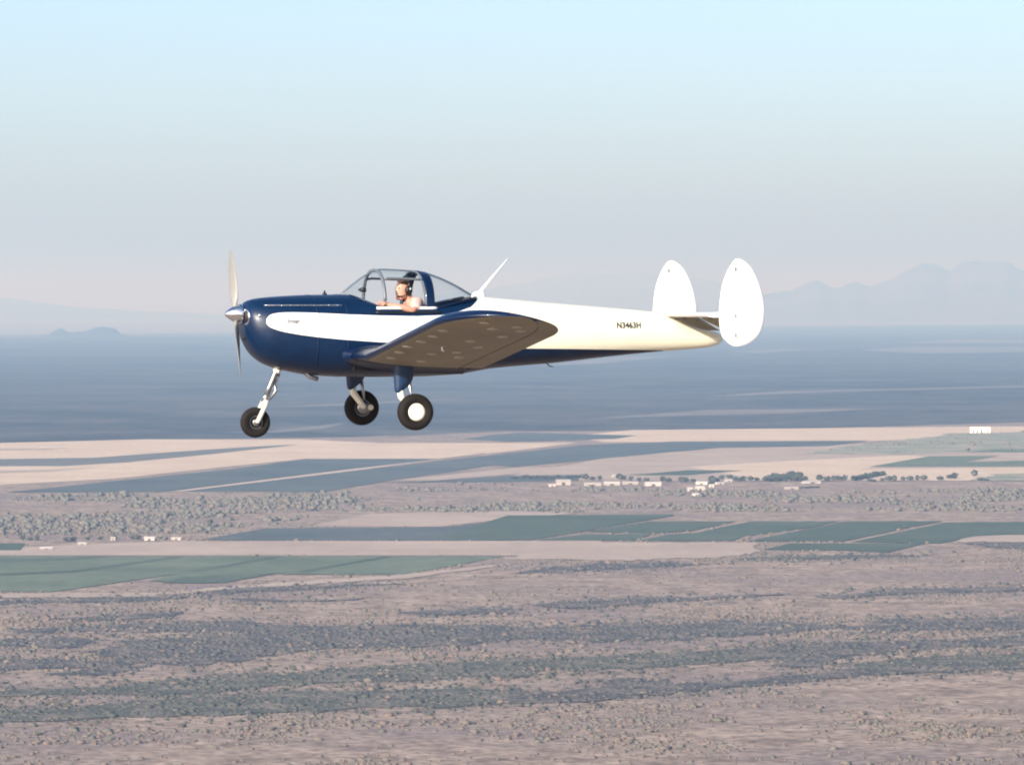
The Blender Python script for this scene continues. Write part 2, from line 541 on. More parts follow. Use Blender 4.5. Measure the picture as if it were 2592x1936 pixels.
def ridge(name, prof, dist, depth, mat, seed, n=180, m=26, jag=0.09):
    """a range whose skyline follows prof; dist in metres, depth its half thickness"""
    us = np.array([p[0] for p in prof], float)
    hs = []
    for u, v in prof:
        e = math.atan((968 - v * 1.17179) / F_PX) - PITCH
        hs.append(EYE + math.tan(e) * dist)
    f = pchip(us, hs)
    V, Fc = [], []
    U = np.linspace(us[0], us[-1], n)
    for i, u in enumerate(U):
        x = (u * 1.17179 - 1296) / F_PX * dist
        H = max(f(u), 2.0)
        H *= 1 + jag * (2 * float(fbm(np.array([u / 26.0]), np.array([seed * 1.7]), 5, seed + 5)[0]) - 1)
        for j in range(m):
            s = -1 + 2 * j / (m - 1)
            yy = dist + s * depth
            w = (1 - abs(s)) ** 0.8
            k = float(fbm(np.array([x / (depth * 0.35)]), np.array([yy / (depth * 0.35)]), 5, seed)[0])
            spur = 0.55 + 0.9 * (k - 0.05)
            z = H * w * (spur if abs(s) > 0.02 else 1.0) * (1.0 if abs(s) < 0.02 else min(1.0, 0.75 + 0.5 * abs(s)))
            z = min(z, H)
            xx = x * (1.0 + s * depth / dist)
            V.append((xx, yy, z - 1.0 if j in (0, m - 1) else z))
    for i in range(n - 1):
        for j in range(m - 1):
            Fc.append((i * m + j, (i + 1) * m + j, (i + 1) * m + j + 1, i * m + j + 1))
    o = mesh_obj(name, V, Fc, mat)
    tag(o, kind='structure')
    return o


ridge('mountains', [(1440, 699), (1520, 680), (1580, 665), (1610, 655), (1651, 638), (1706, 628), (1756, 608), (1806, 624), (1846, 611), (1876, 618), (1891, 617), (1936, 596), (1996, 573), (2046, 581), (2086, 566), (2136, 562), (2176, 567), (2212, 583), (2300, 600), (2420, 640), (2520, 675), (2600, 699)], 77000, 5000, M_ROCK, 3, n=340, m=27)
ridge('mountains', [(640, 684), (760, 668), (900, 645), (1010, 630), (1106, 616), (1206, 598), (1271, 586), (1316, 594), (1371, 587), (1440, 598), (1530, 606), (1600, 622), (1700, 645), (1800, 668), (1900, 684)], 115000, 9000, M_ROCK, 9, n=200, m=25)
ridge('mountains', [(-520, 690), (-420, 668), (-300, 640), (-120, 628), (0, 642), (60, 650), (150, 662), (260, 669), (400, 676), (560, 689)], 100000, 8000, M_ROCK, 21, n=120, m=25)
ridge('hills', [(92, 727), (104, 722), (120, 713), (132, 709.5), (147, 717), (160, 718), (172, 716), (190, 713), (205, 707), (225, 704.5), (245, 707), (254, 714), (262, 721), (280, 726.5)], 40500, 900, M_ROCKD, 31, n=160, m=21, jag=0.22)

# ------------------------------------------------------------------ scrub: tens of thousands of bushes
ICO_V, ICO_F = [], []
_bm = bmesh.new()
bmesh.ops.create_icosphere(_bm, subdivisions=1, radius=1.0)
ICO_V = np.array([v.co[:] for v in _bm.verts])
ICO_F = np.array([[v.index for v in f.verts] for f in _bm.faces])
_bm.free()


def blobs(name, pos, size, flat, mats, midx, seed, jit=0.35):
    """many rough little bushes or leaf clumps in one mesh"""
    r = np.random.default_rng(seed)
    n = len(pos)
    nv, nf = len(ICO_V), len(ICO_F)
    ang = r.uniform(0, 2 * np.pi, n)
    c, s = np.cos(ang), np.sin(ang)
    base = ICO_V[None] * (1 + r.uniform(-jit, jit, (n, nv, 1)))
    X = base[:, :, 0] * c[:, None] - base[:, :, 1] * s[:, None]
    Y = base[:, :, 0] * s[:, None] + base[:, :, 1] * c[:, None]
    sx = size * r.uniform(0.8, 1.35, n)
    V = np.stack([X * sx[:, None], Y * size[:, None], base[:, :, 2] * (size * flat)[:, None]], -1)
    V = V + pos[:, None, :]
    Fi = (ICO_F[None] + (np.arange(n) * nv)[:, None, None]).reshape(-1, 3)
    me = bpy.data.meshes.new(name)
    me.vertices.add(n * nv)
    me.vertices.foreach_set('co', V.reshape(-1).astype(np.float32))
    me.loops.add(len(Fi) * 3)
    me.loops.foreach_set('vertex_index', Fi.reshape(-1).astype(np.int32))
    me.polygons.add(len(Fi))
    me.polygons.foreach_set('loop_start', np.arange(0, len(Fi) * 3, 3, dtype=np.int32))
    me.polygons.foreach_set('use_smooth', np.ones(len(Fi), bool))
    for m in mats:
        me.materials.append(m)
    me.polygons.foreach_set('material_index', np.repeat(midx, nf).astype(np.int32))
    me.update(calc_edges=True)
    me.validate()
    o = bpy.data.objects.new(name, me)
    COL.objects.link(o)
    return o


def inside(P, x, y):
    r = np.zeros(len(x), bool)
    j = len(P) - 1
    for i in range(len(P)):
        xi, yi, xj, yj = P[i, 0], P[i, 1], P[j, 0], P[j, 1]
        c = ((yi > y) != (yj > y)) & (x < (xj - xi) * (y - yi) / (yj - yi + 1e-9) + xi)
        r ^= c
        j = i
    return r


M_B1 = paint('bush_grey', (0.15, 0.13, 0.108), 0.95, vary=0.25, scale=0.5, spec=0.1)
M_B2 = paint('bush_green', (0.125, 0.122, 0.096), 0.95, vary=0.25, scale=0.5, spec=0.1)
M_B3 = paint('bush_brown', (0.135, 0.105, 0.09), 0.95, vary=0.25, scale=0.5, spec=0.1)
M_G3 = paint('mesquite_pale', (0.135, 0.132, 0.112), 0.95, vary=0.25, scale=0.5, spec=0.1)
M_B4 = paint('bush_dry', (0.162, 0.126, 0.105), 0.95, vary=0.25, scale=0.5, spec=0.1)
M_M1 = paint('mesquite_grey', (0.085, 0.083, 0.078), 0.95, vary=0.25, scale=0.5, spec=0.1)
M_M2 = paint('mesquite_green', (0.078, 0.08, 0.066), 0.95, vary=0.25, scale=0.5, spec=0.1)
M_LEAF = paint('tree_leaves', (0.055, 0.062, 0.045), 0.9, vary=0.3, scale=0.4, spec=0.1)
M_BARK = paint('tree_bark', (0.09, 0.07, 0.055), 0.9, vary=0.2, scale=2.0, spec=0.1)

# (a) near ground 2.3 - 5.6 km
N0 = 330000
yy = np.sqrt(rng.uniform(2300.0**2, 5700.0**2, N0))
xx = rng.uniform(-0.15, 0.15, N0) * yy
clump = fbm(xx / 90, yy / 90, 4, 5)
wide = fbm(xx / 420, yy / 420, 3, 8)
dens = np.clip((clump - 0.46) * 4.5, 0.06, 1) * np.clip(0.35 + (wide - 0.4) * 2.2, 0.12, 1)
dens *= np.where(yy < 3100, 1.0, np.where(yy < 4300, 0.55, 0.45))
kind = rng.choice(3, N0, p=[0.35, 0.2, 0.45])
band_in = np.zeros(N0, bool)
for P, k in band_polys:
    ins = inside(P, xx + rng.normal(0, 18, N0), yy + rng.normal(0, 45, N0))
    band_in |= ins
    dens = np.where(ins, np.maximum(dens, 0.95), dens)
    kind = np.where(ins, np.where(rng.uniform(size=N0) < 0.8, k, kind), kind)
for P in FIELD_POLYS:          # the worked fields carry no bushes
    dens = np.where(inside(P, xx, yy), 0, dens)
keep = rng.uniform(size=N0) < dens * 0.62 * np.where(yy < 3200, 1.0, 1.0)
xx, yy, kind, band_in = xx[keep], yy[keep], kind[keep], band_in[keep]
kind = np.where(band_in & (kind < 2), kind + 3, kind)
kind = np.where((~band_in) & (kind == 2), 5, kind)
sz = np.clip(rng.lognormal(math.log(1.15), 0.45, len(xx)), 0.6, 3.6)
scrub = blobs('scrub', np.stack([xx, yy, sz * 0.25], -1), sz, 0.62, [M_B1, M_B2, M_B3, M_M1, M_M2, M_B4], kind, 3)
tag(scrub, 'low grey and brown desert scrub dotted over the near valley floor', 'scrub', kind='stuff')

# (b) bushland belts of the middle distance (5.8 - 8.3 km)
belts = [(L3([(0, 300), (500, 255), (1400, 250), (1900, 215), (2212, 200), (2212, 330), (1500, 335), (1100, 395), (860, 425), (500, 430), (0, 440)]), 5000, 0.49),
         (L4([(-300, 215), (0, 215), (700, 240), (1250, 250), (2212, 225), (2212, 335), (1500, 330), (700, 335), (0, 345), (-400, 330)]), 4200, 0.50),
         (L2([(1250, 872), (1500, 832), (1900, 782), (2212, 765), (2212, 846), (1960, 862), (1700, 872)]), 1200, 0.52)]
bx, by = [], []
for pts, n, thr in belts:
    P = np.array([at(-260 if u <= 0 else (2480 if u >= 2205 else u), v) for u, v in pts])
    x = rng.uniform(P[:, 0].min(), P[:, 0].max(), n * 5)
    y = rng.uniform(P[:, 1].min(), P[:, 1].max(), n * 5)
    ok = inside(P, x, y) & (fbm(x / 160, y / 160, 3, 77) + rng.normal(0, 0.07, len(x)) > thr + .055)
    bx.append(x[ok][:n])
    by.append(y[ok][:n])
bx, by = np.concatenate(bx), np.concatenate(by)
sz = np.clip(rng.lognormal(math.log(1.55), 0.6, len(bx)), 0.8, 5.5)
o = blobs('bushland', np.stack([bx, by, sz * 0.45], -1), sz, 0.8, [M_B1, M_G3, M_B2], rng.choice(3, len(bx), p=[0.45, 0.45, 0.1]), 4)
tag(o, 'belts of grey green mesquite bushes between the farm fields', 'bushland', kind='stuff')


# ------------------------------------------------------------------ trees, groves
def crown_data(seed, w=5.0, h=6.0, base=1.6, n=46):
    r = np.random.default_rng(seed)
    d = r.normal(size=(n, 3))
    d /= np.linalg.norm(d, axis=1)[:, None]
    rad = r.uniform(0.35, 1.0, n)[:, None] ** 0.5
    p = d * rad * np.array([w, w, h * 0.5])
    p[:, 2] += base + h * 0.5
    s = r.uniform(0.16, 0.34, n) * w
    return p, s


def add_tree(u, v, label, group, variant, scale=1.0, squash=1.0):
    x, y = at(u, v)
    root = empty('tree', (x, y, 0), rnd.uniform(0, 6.28))
    root.scale = (scale, scale, scale * squash)
    tag(root, label, 'tree', group)
    for src in TREES[variant]:
        c = src.copy()
        COL.objects.link(c)
        c.parent = root
    return root


TREES = []
for sd, (w, h) in ((101, (5.2, 7.0)), (102, (5.8, 6.0)), (103, (4.6, 8.0))):
    p, s = crown_data(sd, w, h)
    cr = blobs('crown', p, s, 0.8, [M_LEAF, M_B2], (np.random.default_rng(sd).uniform(size=len(p)) < 0.25).astype(int), sd)
    tv = merge(tube([(0, 0, -0.3), (0.1, 0, 1.5), (0.0, 0.15, 3.6)], [0.42, 0.32, 0.2], 8),
               tube([(0.08, 0, 1.6), (1.2, 0.5, 3.2)], [0.2, 0.08], 6), tube([(0.05, 0, 1.9), (-1.1, -0.6, 3.6)], [0.18, 0.07], 6))
    tr = mesh_obj('trunk', *tv, M_BARK)
    TREES.append([cr, tr])
    for o in (cr, tr):
        COL.objects.unlink(o)

ORD = ['first', 'second', 'third', 'fourth', 'fifth', 'sixth', 'seventh', 'eighth', 'ninth', 'tenth', 'eleventh', 'twelfth']


def tree_row(uvs, what, group, scale=1.0):
    for i, (u, v, s) in enumerate(uvs):
        add_tree(u, v, f'{ORD[i]} from the left among the {what}', group, i % 3, s * scale)


# row of round trees right of the two groves, then further left along the same line
q = lambda x, y: (1621.4 + x * 0.2670, 896.1 + y * 0.2670)      # close view of the right-hand tree row
row = lambda pts: [(*q(x, y), s) for x, y, s in pts]
tree_row(row([(1065, 538, .7), (1120, 536, 1.15), (1165, 536, 1.1), (1232, 534, .85), (1292, 534, 1.1), (1348, 532, 1.0), (1402, 532, 1.1), (1532, 531, 1.0)]),
         'spaced round trees right of the long groves', 'round trees along the field edge')
tree_row(row([(560, 535, 1.25), (620, 537, 1.15), (668, 532, .95), (700, 532, 1.0), (730, 532, 1.0), (762, 532, 1.05)]), 'dark trees in the short row between the two groves', 'trees between the two groves')
tree_row(row([(1605, 520, .9), (1628, 519, 1.05), (1652, 517, 1.15)]), 'three trees huddled near the right end of the row', 'huddled trees at the end of the row')
add_tree(*q(1812, 500), 'lone leaning tree standing above the right end of the tree row', None, 2, 1.3)
add_tree(*q(1862, 533), 'low dark tree at the far right end of the tree row', None, 1, 1.0, .7)
add_tree(*q(1905, 534), 'flattened small tree just right of the low dark tree', None, 1, .9, .6)
q2 = lambda x, y: (1135.0 + x * 0.2585, 981.4 + y * 0.2585)     # close view of the farmstead
row2 = lambda pts: [(*q2(x, y), s) for x, y, s in pts]
tree_row(row2([(500, 215, 1.2), (560, 217, .9), (620, 217, .9), (780, 212, 1.2), (815, 214, 1.1), (880, 222, .9), (950, 226, .8), (1010, 228, .9)]), 'dark trees behind the long farm roofs', 'trees behind the farm')
tree_row(row2([(1150, 230, 1.1), (1190, 232, 1.0), (1300, 236, 1.1), (1340, 238, 1.1), (1400, 232, .8)]), 'trees between the long roofs and the shed cluster', 'trees between farm roofs and sheds')
tree_row(row2([(1555, 235, 1.3), (1590, 240, 1.2), (1560, 268, .9), (1640, 215, 1.0), (1705, 205, 1.0)]), 'dark trees among the white sheds', 'trees among the white sheds')
tree_row(row2([(1755, 224, .9), (1790, 224, .9), (1825, 224, .95), (1880, 224, 1.0), (1935, 222, .8)]), 'small round trees leading up to the first grove', 'small trees before the first grove')
q3 = lambda x, y: (x * 0.27006, 1109.4 + y * 0.27006)           # close view of the left-hand farm
row3 = lambda pts: [(*q3(x, y), s) for x, y, s in pts]
tree_row(row3([(180, 212, .75), (240, 216, .6), (295, 214, .7)]), 'three upright trees near the left edge', 'upright trees on the left')
tree_row(row3([(530, 224, .7), (560, 226, .75), (595, 224, .7), (700, 214, .55), (800, 210, .6), (920, 212, .7), (1060, 208, .75), (1100, 208, .8)]), 'trees lined up west of the white farm house', 'trees left of the white house')
tree_row(row3([(1290, 208, .5), (1330, 209, .5), (1470, 160, .5), (1655, 160, .5)]), 'small trees around the left farm buildings', 'small trees by the left farm')
add_tree(*q3(1680, 112), 'tall slim tree alone in the bushland beyond the left farm', None, 2, .8, 1.5)


def grove(pts, label, seed, h=9.0, lean=0):
    P, S = [], []
    r = np.random.default_rng(seed)
    for (u, v, s) in pts:
        x, y = at(u, v)
        p, sz_ = crown_data(int(r.integers(1e6)), 5.5 * s, h * s, 0.4, 30)
        p[:, 0] += x
        p[:, 1] += y
        P.append(p)
        S.append(sz_)
    P, S = np.concatenate(P), np.concatenate(S)
    o = blobs('grove', P, S, 0.85, [M_LEAF, M_B2], (r.uniform(size=len(P)) < 0.15).astype(int), seed)
    return tag(o, label, 'grove', kind='stuff')


def grow(f, x0, x1, yb0, yb1, yt0, yt1, n, s):
    r = random.Random(int(x0))
    out = []
    for k in range(n):
        t = k / (n - 1)
        x = x0 + (x1 - x0) * t
        y = r.uniform(yt0 + (yt1 - yt0) * t, yb0 + (yb1 - yb0) * t)
        out.append((*f(x + r.uniform(-6, 6), y), s * r.uniform(0.8, 1.2)))
    return out


grove(grow(q, 118, 405, 542, 535, 522, 492, 44, 0.95) + grow(q, 340, 450, 540, 540, 530, 530, 7, .8), 'long dark grove of dense trees left of the short tree row', 201)
grove(grow(q, 830, 1080, 538, 492, 524, 484, 34, 0.85) + grow(q, 960, 1010, 543, 543, 538, 538, 5, .5), 'narrow dark grove slanting away right of the short tree row', 202)
grove(grow(q, 380, 545, 597, 592, 588, 588, 14, .5), 'low dark hedge in front of the first grove', 203, h=4)
grove(grow(L2x := (lambda x, y: (1106 + x / 2, 546 + y / 2)), 0, 300, 980, 976, 972, 970, 26, .8), 'dark windbreak left of the farm roofs', 204, h=6)


# ------------------------------------------------------------------ farm buildings
M_WHITE_ROOF = paint('white_sheet_roof', (0.55, 0.51, 0.46), 0.5, vary=0.05, scale=0.5)
M_PALE_ROOF = paint('pale_roof', (0.44, 0.385, 0.34), 0.6, vary=0.08, scale=0.5)
M_WALLP = paint('pale_wall', (0.36, 0.315, 0.28), 0.8, vary=0.06, scale=0.8)
M_WALLW = paint('white_wall', (0.48, 0.44, 0.40), 0.7, vary=0.04, scale=0.8)
M_TANK = paint('white_sheet', (0.8, 0.78, 0.74), 0.6, vary=0.04, scale=0.8)
M_DARKDOOR = paint('dark_door', (0.06, 0.055, 0.05), 0.6)


def barn(name, label, cat, u, v, w, d, h, rise, rz, roof_m, wall_m, group=None, door=True):
    x, y = at(u, v)
    root = empty(name, (x, y, 0), rz)
    tag(root, label, cat, group)
    hw, hd = w / 2, d / 2
    mesh_obj('wall', *box(-hw, hw, -hd, hd, 0, h), wall_m, root, smooth=False)
    # gable roof, ridge along x, with eaves and thickness
    e, t = 0.5, 0.25
    pr = [(-hd - e, h - 0.1), (0, h + rise), (hd + e, h - 0.1), (hd + e, h + t - 0.1), (0, h + rise + t), (-hd - e, h + t - 0.1)]
    rings = [[(sx, a, b) for a, b in pr] for sx in (-hw - e, hw + e)]
    mesh_obj('roof', *loft(rings), roof_m, root, smooth=False)
    if door:
        mesh_obj('door', *box(-w * 0.12, w * 0.12, -hd - 0.08, -hd - 0.01, 0, h * 0.75), M_DARKDOOR, root, smooth=False)
    return root


barn('farm_shed', 'small bright white shed at the left end of the farm roofs', 'shed', *q2(222, 268), 11, 9, 3.2, 1.2, .1, M_WHITE_ROOF, M_WALLW)
barn('farm_barn', 'pale square barn right behind the small white shed', 'barn', *q2(315, 254), 24, 20, 6, 3.0, .05, M_PALE_ROOF, M_WALLP)
barn('farm_barn', 'long low pale barn, second from the left of the farm', 'barn', *q2(560, 262), 28, 14, 3, 2.5, .12, M_PALE_ROOF, M_WALLP)
barn('farm_barn', 'long pale barn with the brightest ridge in the middle of the farm', 'barn', *q2(720, 258), 26, 14, 3.5, 2.8, .1, M_WHITE_ROOF, M_WALLP)
barn('farm_barn', 'long low barn right of the bright ridged barn', 'barn', *q2(875, 250), 26, 12, 2.8, 2.2, .08, M_PALE_ROOF, M_WALLP)
barn('farm_house', 'cream farm house with a two part roof at the right of the barns', 'house', *q2(1065, 262), 26, 16, 4, 2.8, .1, M_WHITE_ROOF, M_WALLW)
barn('storage_shed', 'white shed at the back left of the shed cluster', 'shed', *q2(1480, 250), 20, 14, 3, 2.2, -.3, M_WHITE_ROOF, M_WALLW)
barn('storage_shed', 'large white shed in the middle of the shed cluster', 'shed', *q2(1455, 305), 15, 14, 5, 3, .2, M_WHITE_ROOF, M_WALLW)
barn('storage_shed', 'small upright white shed left in the shed cluster', 'shed', *q2(1375, 308), 8, 8, 5, 1.6, .1, M_WHITE_ROOF, M_WALLW)
barn('storage_shed', 'low white shed in front of the shed cluster', 'shed', *q2(1430, 345), 14, 9, 2.6, 1.4, -.05, M_WHITE_ROOF, M_WALLW)
barn('storage_shed', 'narrow white shed right of the large white shed', 'shed', *q2(1555, 275), 8, 8, 3.6, 1.4, .0, M_WHITE_ROOF, M_WALLW)
barn('storage_shed', 'slanting white shed between two dark trees right of the cluster', 'shed', *q2(1620, 250), 14, 9, 2.6, 1.4, .45, M_WHITE_ROOF, M_WALLW)
barn('storage_shed', 'furthest white shed at the right end of the cluster', 'shed', *q2(1695, 228), 11, 9, 2.6, 1.4, .3, M_WHITE_ROOF, M_WALLW)
barn('storage_shed', 'small pinkish shed on the field behind the dark farm trees', 'shed', *q2(740, 192), 8, 8, 4, 1.2, .0, M_PALE_ROOF, M_WALLP)
barn('farm_shed', 'long pale shed in front of the first dark grove', 'shed', *q(490, 552), 30, 14, 2.5, 1.8, .3, M_PALE_ROOF, M_WALLW)
barn('farm_shed', 'grey shed left of the low dark hedge', 'shed', *q(330, 600), 22, 12, 2.2, 1.6, .15, M_PALE_ROOF, M_WALLP)
# left farm
barn('farm_house', 'white farm house between dark trees on the left', 'house', *q3(1195, 213), 13, 8, 3.2, 1.6, .05, M_WHITE_ROOF, M_WALLW)
barn('farm_shed', 'pale low shed right of the white farm house', 'shed', *q3(1410, 208), 12, 8, 2.4, 1.2, .0, M_PALE_ROOF, M_WALLW)
barn('farm_shed', 'small grey shed among the trees left of the white house', 'shed', *q3(905, 214), 6, 6, 3.6, 1.0, .0, M_PALE_ROOF, M_WALLP)
barn('farm_shed', 'longer pale shed by the small dark field on the left', 'shed', *q3(370, 285), 15, 8, 2.0, 1.2, .15, M_WHITE_ROOF, M_WALLP)
barn('farm_shed', 'pale shed halfway between the dark field and the farm trees', 'shed', *q3(655, 252), 10, 7, 2.4, 1.2, .2, M_WHITE_ROOF, M_WALLP)
# bright tanks at the top right
for i, (x, wd, lb) in enumerate([(862, 13, 'leftmost of the four bright white sheds below the dark plain'), (965, 13, 'second of the four bright white sheds below the dark plain'),
                                 (1080, 15, 'third of the four bright white sheds below the dark plain'), (1245, 12, 'rightmost of the four bright white sheds, set slightly apart')]):
    u, v = (2380 + x * 0.09584) / 1.17179, (1050 + 478 * 0.09584) / 1.17179
    barn('white_shed', lb, 'shed', u, v, wd, 14, 11, 3, 0.02, M_TANK, M_TANK, group='bright white sheds on the pale field')

# ------------------------------------------------------------------ haze: one closed box of thin blue air
hz = mesh_obj('haze', *box(-310000, 310000, -70000, 310000, -1.0, 1250.0), None, smooth=False)
mh = bpy.data.materials.new('air')
mh.use_nodes = True
mh.node_tree.nodes.clear()
ho = mh.node_tree.nodes.new('ShaderNodeOutputMaterial')
hv = mh.node_tree.nodes.new('ShaderNodeVolumePrincipled')
hv.inputs['Color'].default_value = (0.38, 0.65, 1.0, 1)
hv.inputs['Absorption Color'].default_value = (1, 1, 1, 1)
hv.inputs['Density'].default_value = 5.2e-5
hv.inputs['Anisotropy'].default_value = 0.16
mh.node_tree.links.new(hv.outputs[0], ho.inputs['Volume'])
hz.data.materials.append(mh)
tag(hz, 'thin blue haze filling the air of the valley', 'haze', kind='stuff')

# ------------------------------------------------------------------ the aeroplane (local axes: x aft, y to its right, z up; origin = tip of the spinner)
PLANE_POS, PLANE_RZ = (-3.36222, 48.5, 299.8984), R(19)
plane = empty('airplane', PLANE_POS, PLANE_RZ)
tag(plane, 'navy and white low wing propeller plane with twin oval tail fins, flying over the valley', 'airplane')

M_NAVY = paint('navy_paint', (0.001, 0.010, 0.038), 0.36, coat=0.15, vary=0.15, scale=6, spec=0.35)
M_WHITE = paint('white_paint', (0.82, 0.81, 0.78), 0.35, coat=0.3, vary=0.02, scale=4)
M_CREAM = paint('cream_paint', (0.78, 0.74, 0.60), 0.45, vary=0.04)
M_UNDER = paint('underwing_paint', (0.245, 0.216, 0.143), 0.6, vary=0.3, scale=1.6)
M_COVER = paint('cover_plate', (0.42, 0.375, 0.29), 0.5, vary=0.15)
M_CHROME = paint('polished_metal', (0.82, 0.82, 0.82), 0.12, metal=1.0, vary=0.03)
M_STEEL = paint('grey_steel', (0.36, 0.37, 0.38), 0.38, metal=0.9, vary=0.1)
M_FRAME = paint('canopy_metal', (0.115, 0.135, 0.15), 0.4, vary=0.1)
M_BLADE = paint('blade_paint', (0.20, 0.195, 0.18), 0.5, vary=0.06)
M_RUBBER = paint('tyre_rubber', (0.012, 0.010, 0.009), 0.8, vary=0.2, spec=0.25)
M_LEG = paint('leg_sheen_navy', (0.010, 0.034, 0.085), 0.4, vary=0.3, scale=9)  # navy made lighter: the leg's reflection is put into the colour
M_HINGE = paint('hinge_paint', (0.22, 0.22, 0.22), 0.5)
M_STRUT = paint('strut_metal', (0.22, 0.225, 0.23), 0.32, metal=0.7, vary=0.3, scale=12)
M_BLACK = paint('black_plastic', (0.012, 0.011, 0.011), 0.5)
M_SEAT = paint('seat_fabric', (0.22, 0.20, 0.19), 0.9)
M_INK = paint('black_lettering', (0.03, 0.03, 0.03), 0.5)
M_INKG = paint('grey_lettering', (0.16, 0.16, 0.17), 0.5)
M_GLASS = glass('canopy_glass')
M_LENS = paint('lamp_lens', (0.75, 0.12, 0.08), 0.15)
M_WOOD = paint('headset_white', (0.75, 0.74, 0.72), 0.4)


def livery():
    """navy over white: the flash outline is given by two curves of height along the body"""
    m, nt, b = new_mat('fuselage_livery')
    N, L = nt.nodes, nt.links
    tc = N.new('ShaderNodeTexCoord')
    sp = N.new('ShaderNodeSeparateXYZ')
    L.new(tc.outputs['Object'], sp.inputs[0])
    nx = N.new('ShaderNodeMath'); nx.operation = 'DIVIDE'; nx.inputs[1].default_value = 6.5
    L.new(sp.outputs['X'], nx.inputs[0])
    nz = N.new('ShaderNodeMath'); nz.operation = 'MULTIPLY_ADD'; nz.inputs[1].default_value = 0.5; nz.inputs[2].default_value = 0.5
    L.new(sp.outputs['Z'], nz.inputs[0])

    def curve(pts):
        c = N.new('ShaderNodeFloatCurve')
        cv = c.mapping.curves[0]
        P = [(x / 6.5, z * 0.5 + 0.5) for x, z in pts]
        while len(cv.points) > 2:
            cv.points.remove(cv.points[-1])
        cv.points[0].location = P[0]
        cv.points[1].location = P[-1]
        for p in P[1:-1]:
            cv.points.new(*p)
        for p in cv.points:
            p.handle_type = 'VECTOR'
        c.mapping.update()
        L.new(nx.outputs[0], c.inputs['Value'])
        return c.outputs[0]
    top = [(0, -.3), (.398, -.3)]
    bot = [(0, .1), (.398, .1)]
    ft = pchip([.40, .403, .41, .43, .47, .53, .60, .70, .9, 1.39, 2.225, 2.5, 2.7, 2.9, 3.02, 3.07], [-.088, -.066, -.048, -.024, -.002, .011, .017, .020, .016, -.006, -.026, -.015, .02, .08, .16, .24])
    fb = pchip([.40, .403, .41, .43, .49, .59, .892, 1.29, 1.68, 3.62, 4.68, 5.48], [-.088, -.108, -.123, -.143, -.173, -.204, -.255, -.297, -.325, -.411, -.428, -.442])
    top += [(x, ft(x)) for x in (.40, .403, .41, .42, .43, .45, .48, .52, .57, .64, .75, .9, 1.1, 1.4, 1.8, 2.2, 2.5, 2.7, 2.9, 3.02, 3.07)] + [(3.075, 1.0), (6.5, 1.0)]
    bot += [(x, fb(x)) for x in (.40, .403, .41, .42, .43, .46, .50, .56, .64, .8, 1.0, 1.3, 1.7, 2.4, 3.6, 4.7, 5.48)] + [(5.6, -.6), (6.5, -.7)]
    lt = N.new('ShaderNodeMath'); lt.operation = 'LESS_THAN'
    L.new(nz.outputs[0], lt.inputs[0]); L.new(curve(top), lt.inputs[1])
    gt = N.new('ShaderNodeMath'); gt.operation = 'GREATER_THAN'
    L.new(nz.outputs[0], gt.inputs[0]); L.new(curve(bot), gt.inputs[1])
    mu = N.new('ShaderNodeMath'); mu.operation = 'MULTIPLY'
    L.new(lt.outputs[0], mu.inputs[0]); L.new(gt.outputs[0], mu.inputs[1])
    # faint wear in the navy
    no = N.new('ShaderNodeTexNoise'); no.inputs['Scale'].default_value = 5; no.inputs['Detail'].default_value = 6
    L.new(tc.outputs['Object'], no.inputs['Vector'])
    nv = N.new('ShaderNodeMix'); nv.data_type = 'RGBA'
    nv.inputs[6].default_value = (0.0006, 0.0085, 0.031, 1); nv.inputs[7].default_value = (0.0025, 0.020, 0.06, 1)
    L.new(no.outputs['Fac'], nv.inputs[0])
    # white turns to a cream towards the tail
    cr = N.new('ShaderNodeMapRange'); cr.inputs[1].default_value = 2.8; cr.inputs[2].default_value = 3.4
    L.new(sp.outputs['X'], cr.inputs[0])
    wc = N.new('ShaderNodeMix'); wc.data_type = 'RGBA'
    wc.inputs[6].default_value = (0.82, 0.81, 0.79, 1); wc.inputs[7].default_value = (0.83, 0.79, 0.60, 1)
    L.new(cr.outputs[0], wc.inputs[0])
    mx = N.new('ShaderNodeMix'); mx.data_type = 'RGBA'
    L.new(mu.outputs[0], mx.inputs[0]); L.new(nv.outputs[2], mx.inputs[6]); L.new(wc.outputs[2], mx.inputs[7])
    L.new(mx.outputs[2], b.inputs['Base Color'])
    b.inputs['Roughness'].default_value = 0.36
    b.inputs['Coat Weight'].default_value = 0.1
    b.inputs['Specular IOR Level'].default_value = 0.35
    # gentle oil-canning of the sheet metal
    n2 = N.new('ShaderNodeTexNoise'); n2.inputs['Scale'].default_value = 3.5
    L.new(tc.outputs['Object'], n2.inputs['Vector'])
    bp = N.new('ShaderNodeBump'); bp.inputs['Strength'].default_value = 0.3; bp.inputs['Distance'].default_value = 0.02
    L.new(n2.outputs['Fac'], bp.inputs['Height']); L.new(bp.outputs[0], b.inputs['Normal'])
    return m


M_LIVERY = livery()

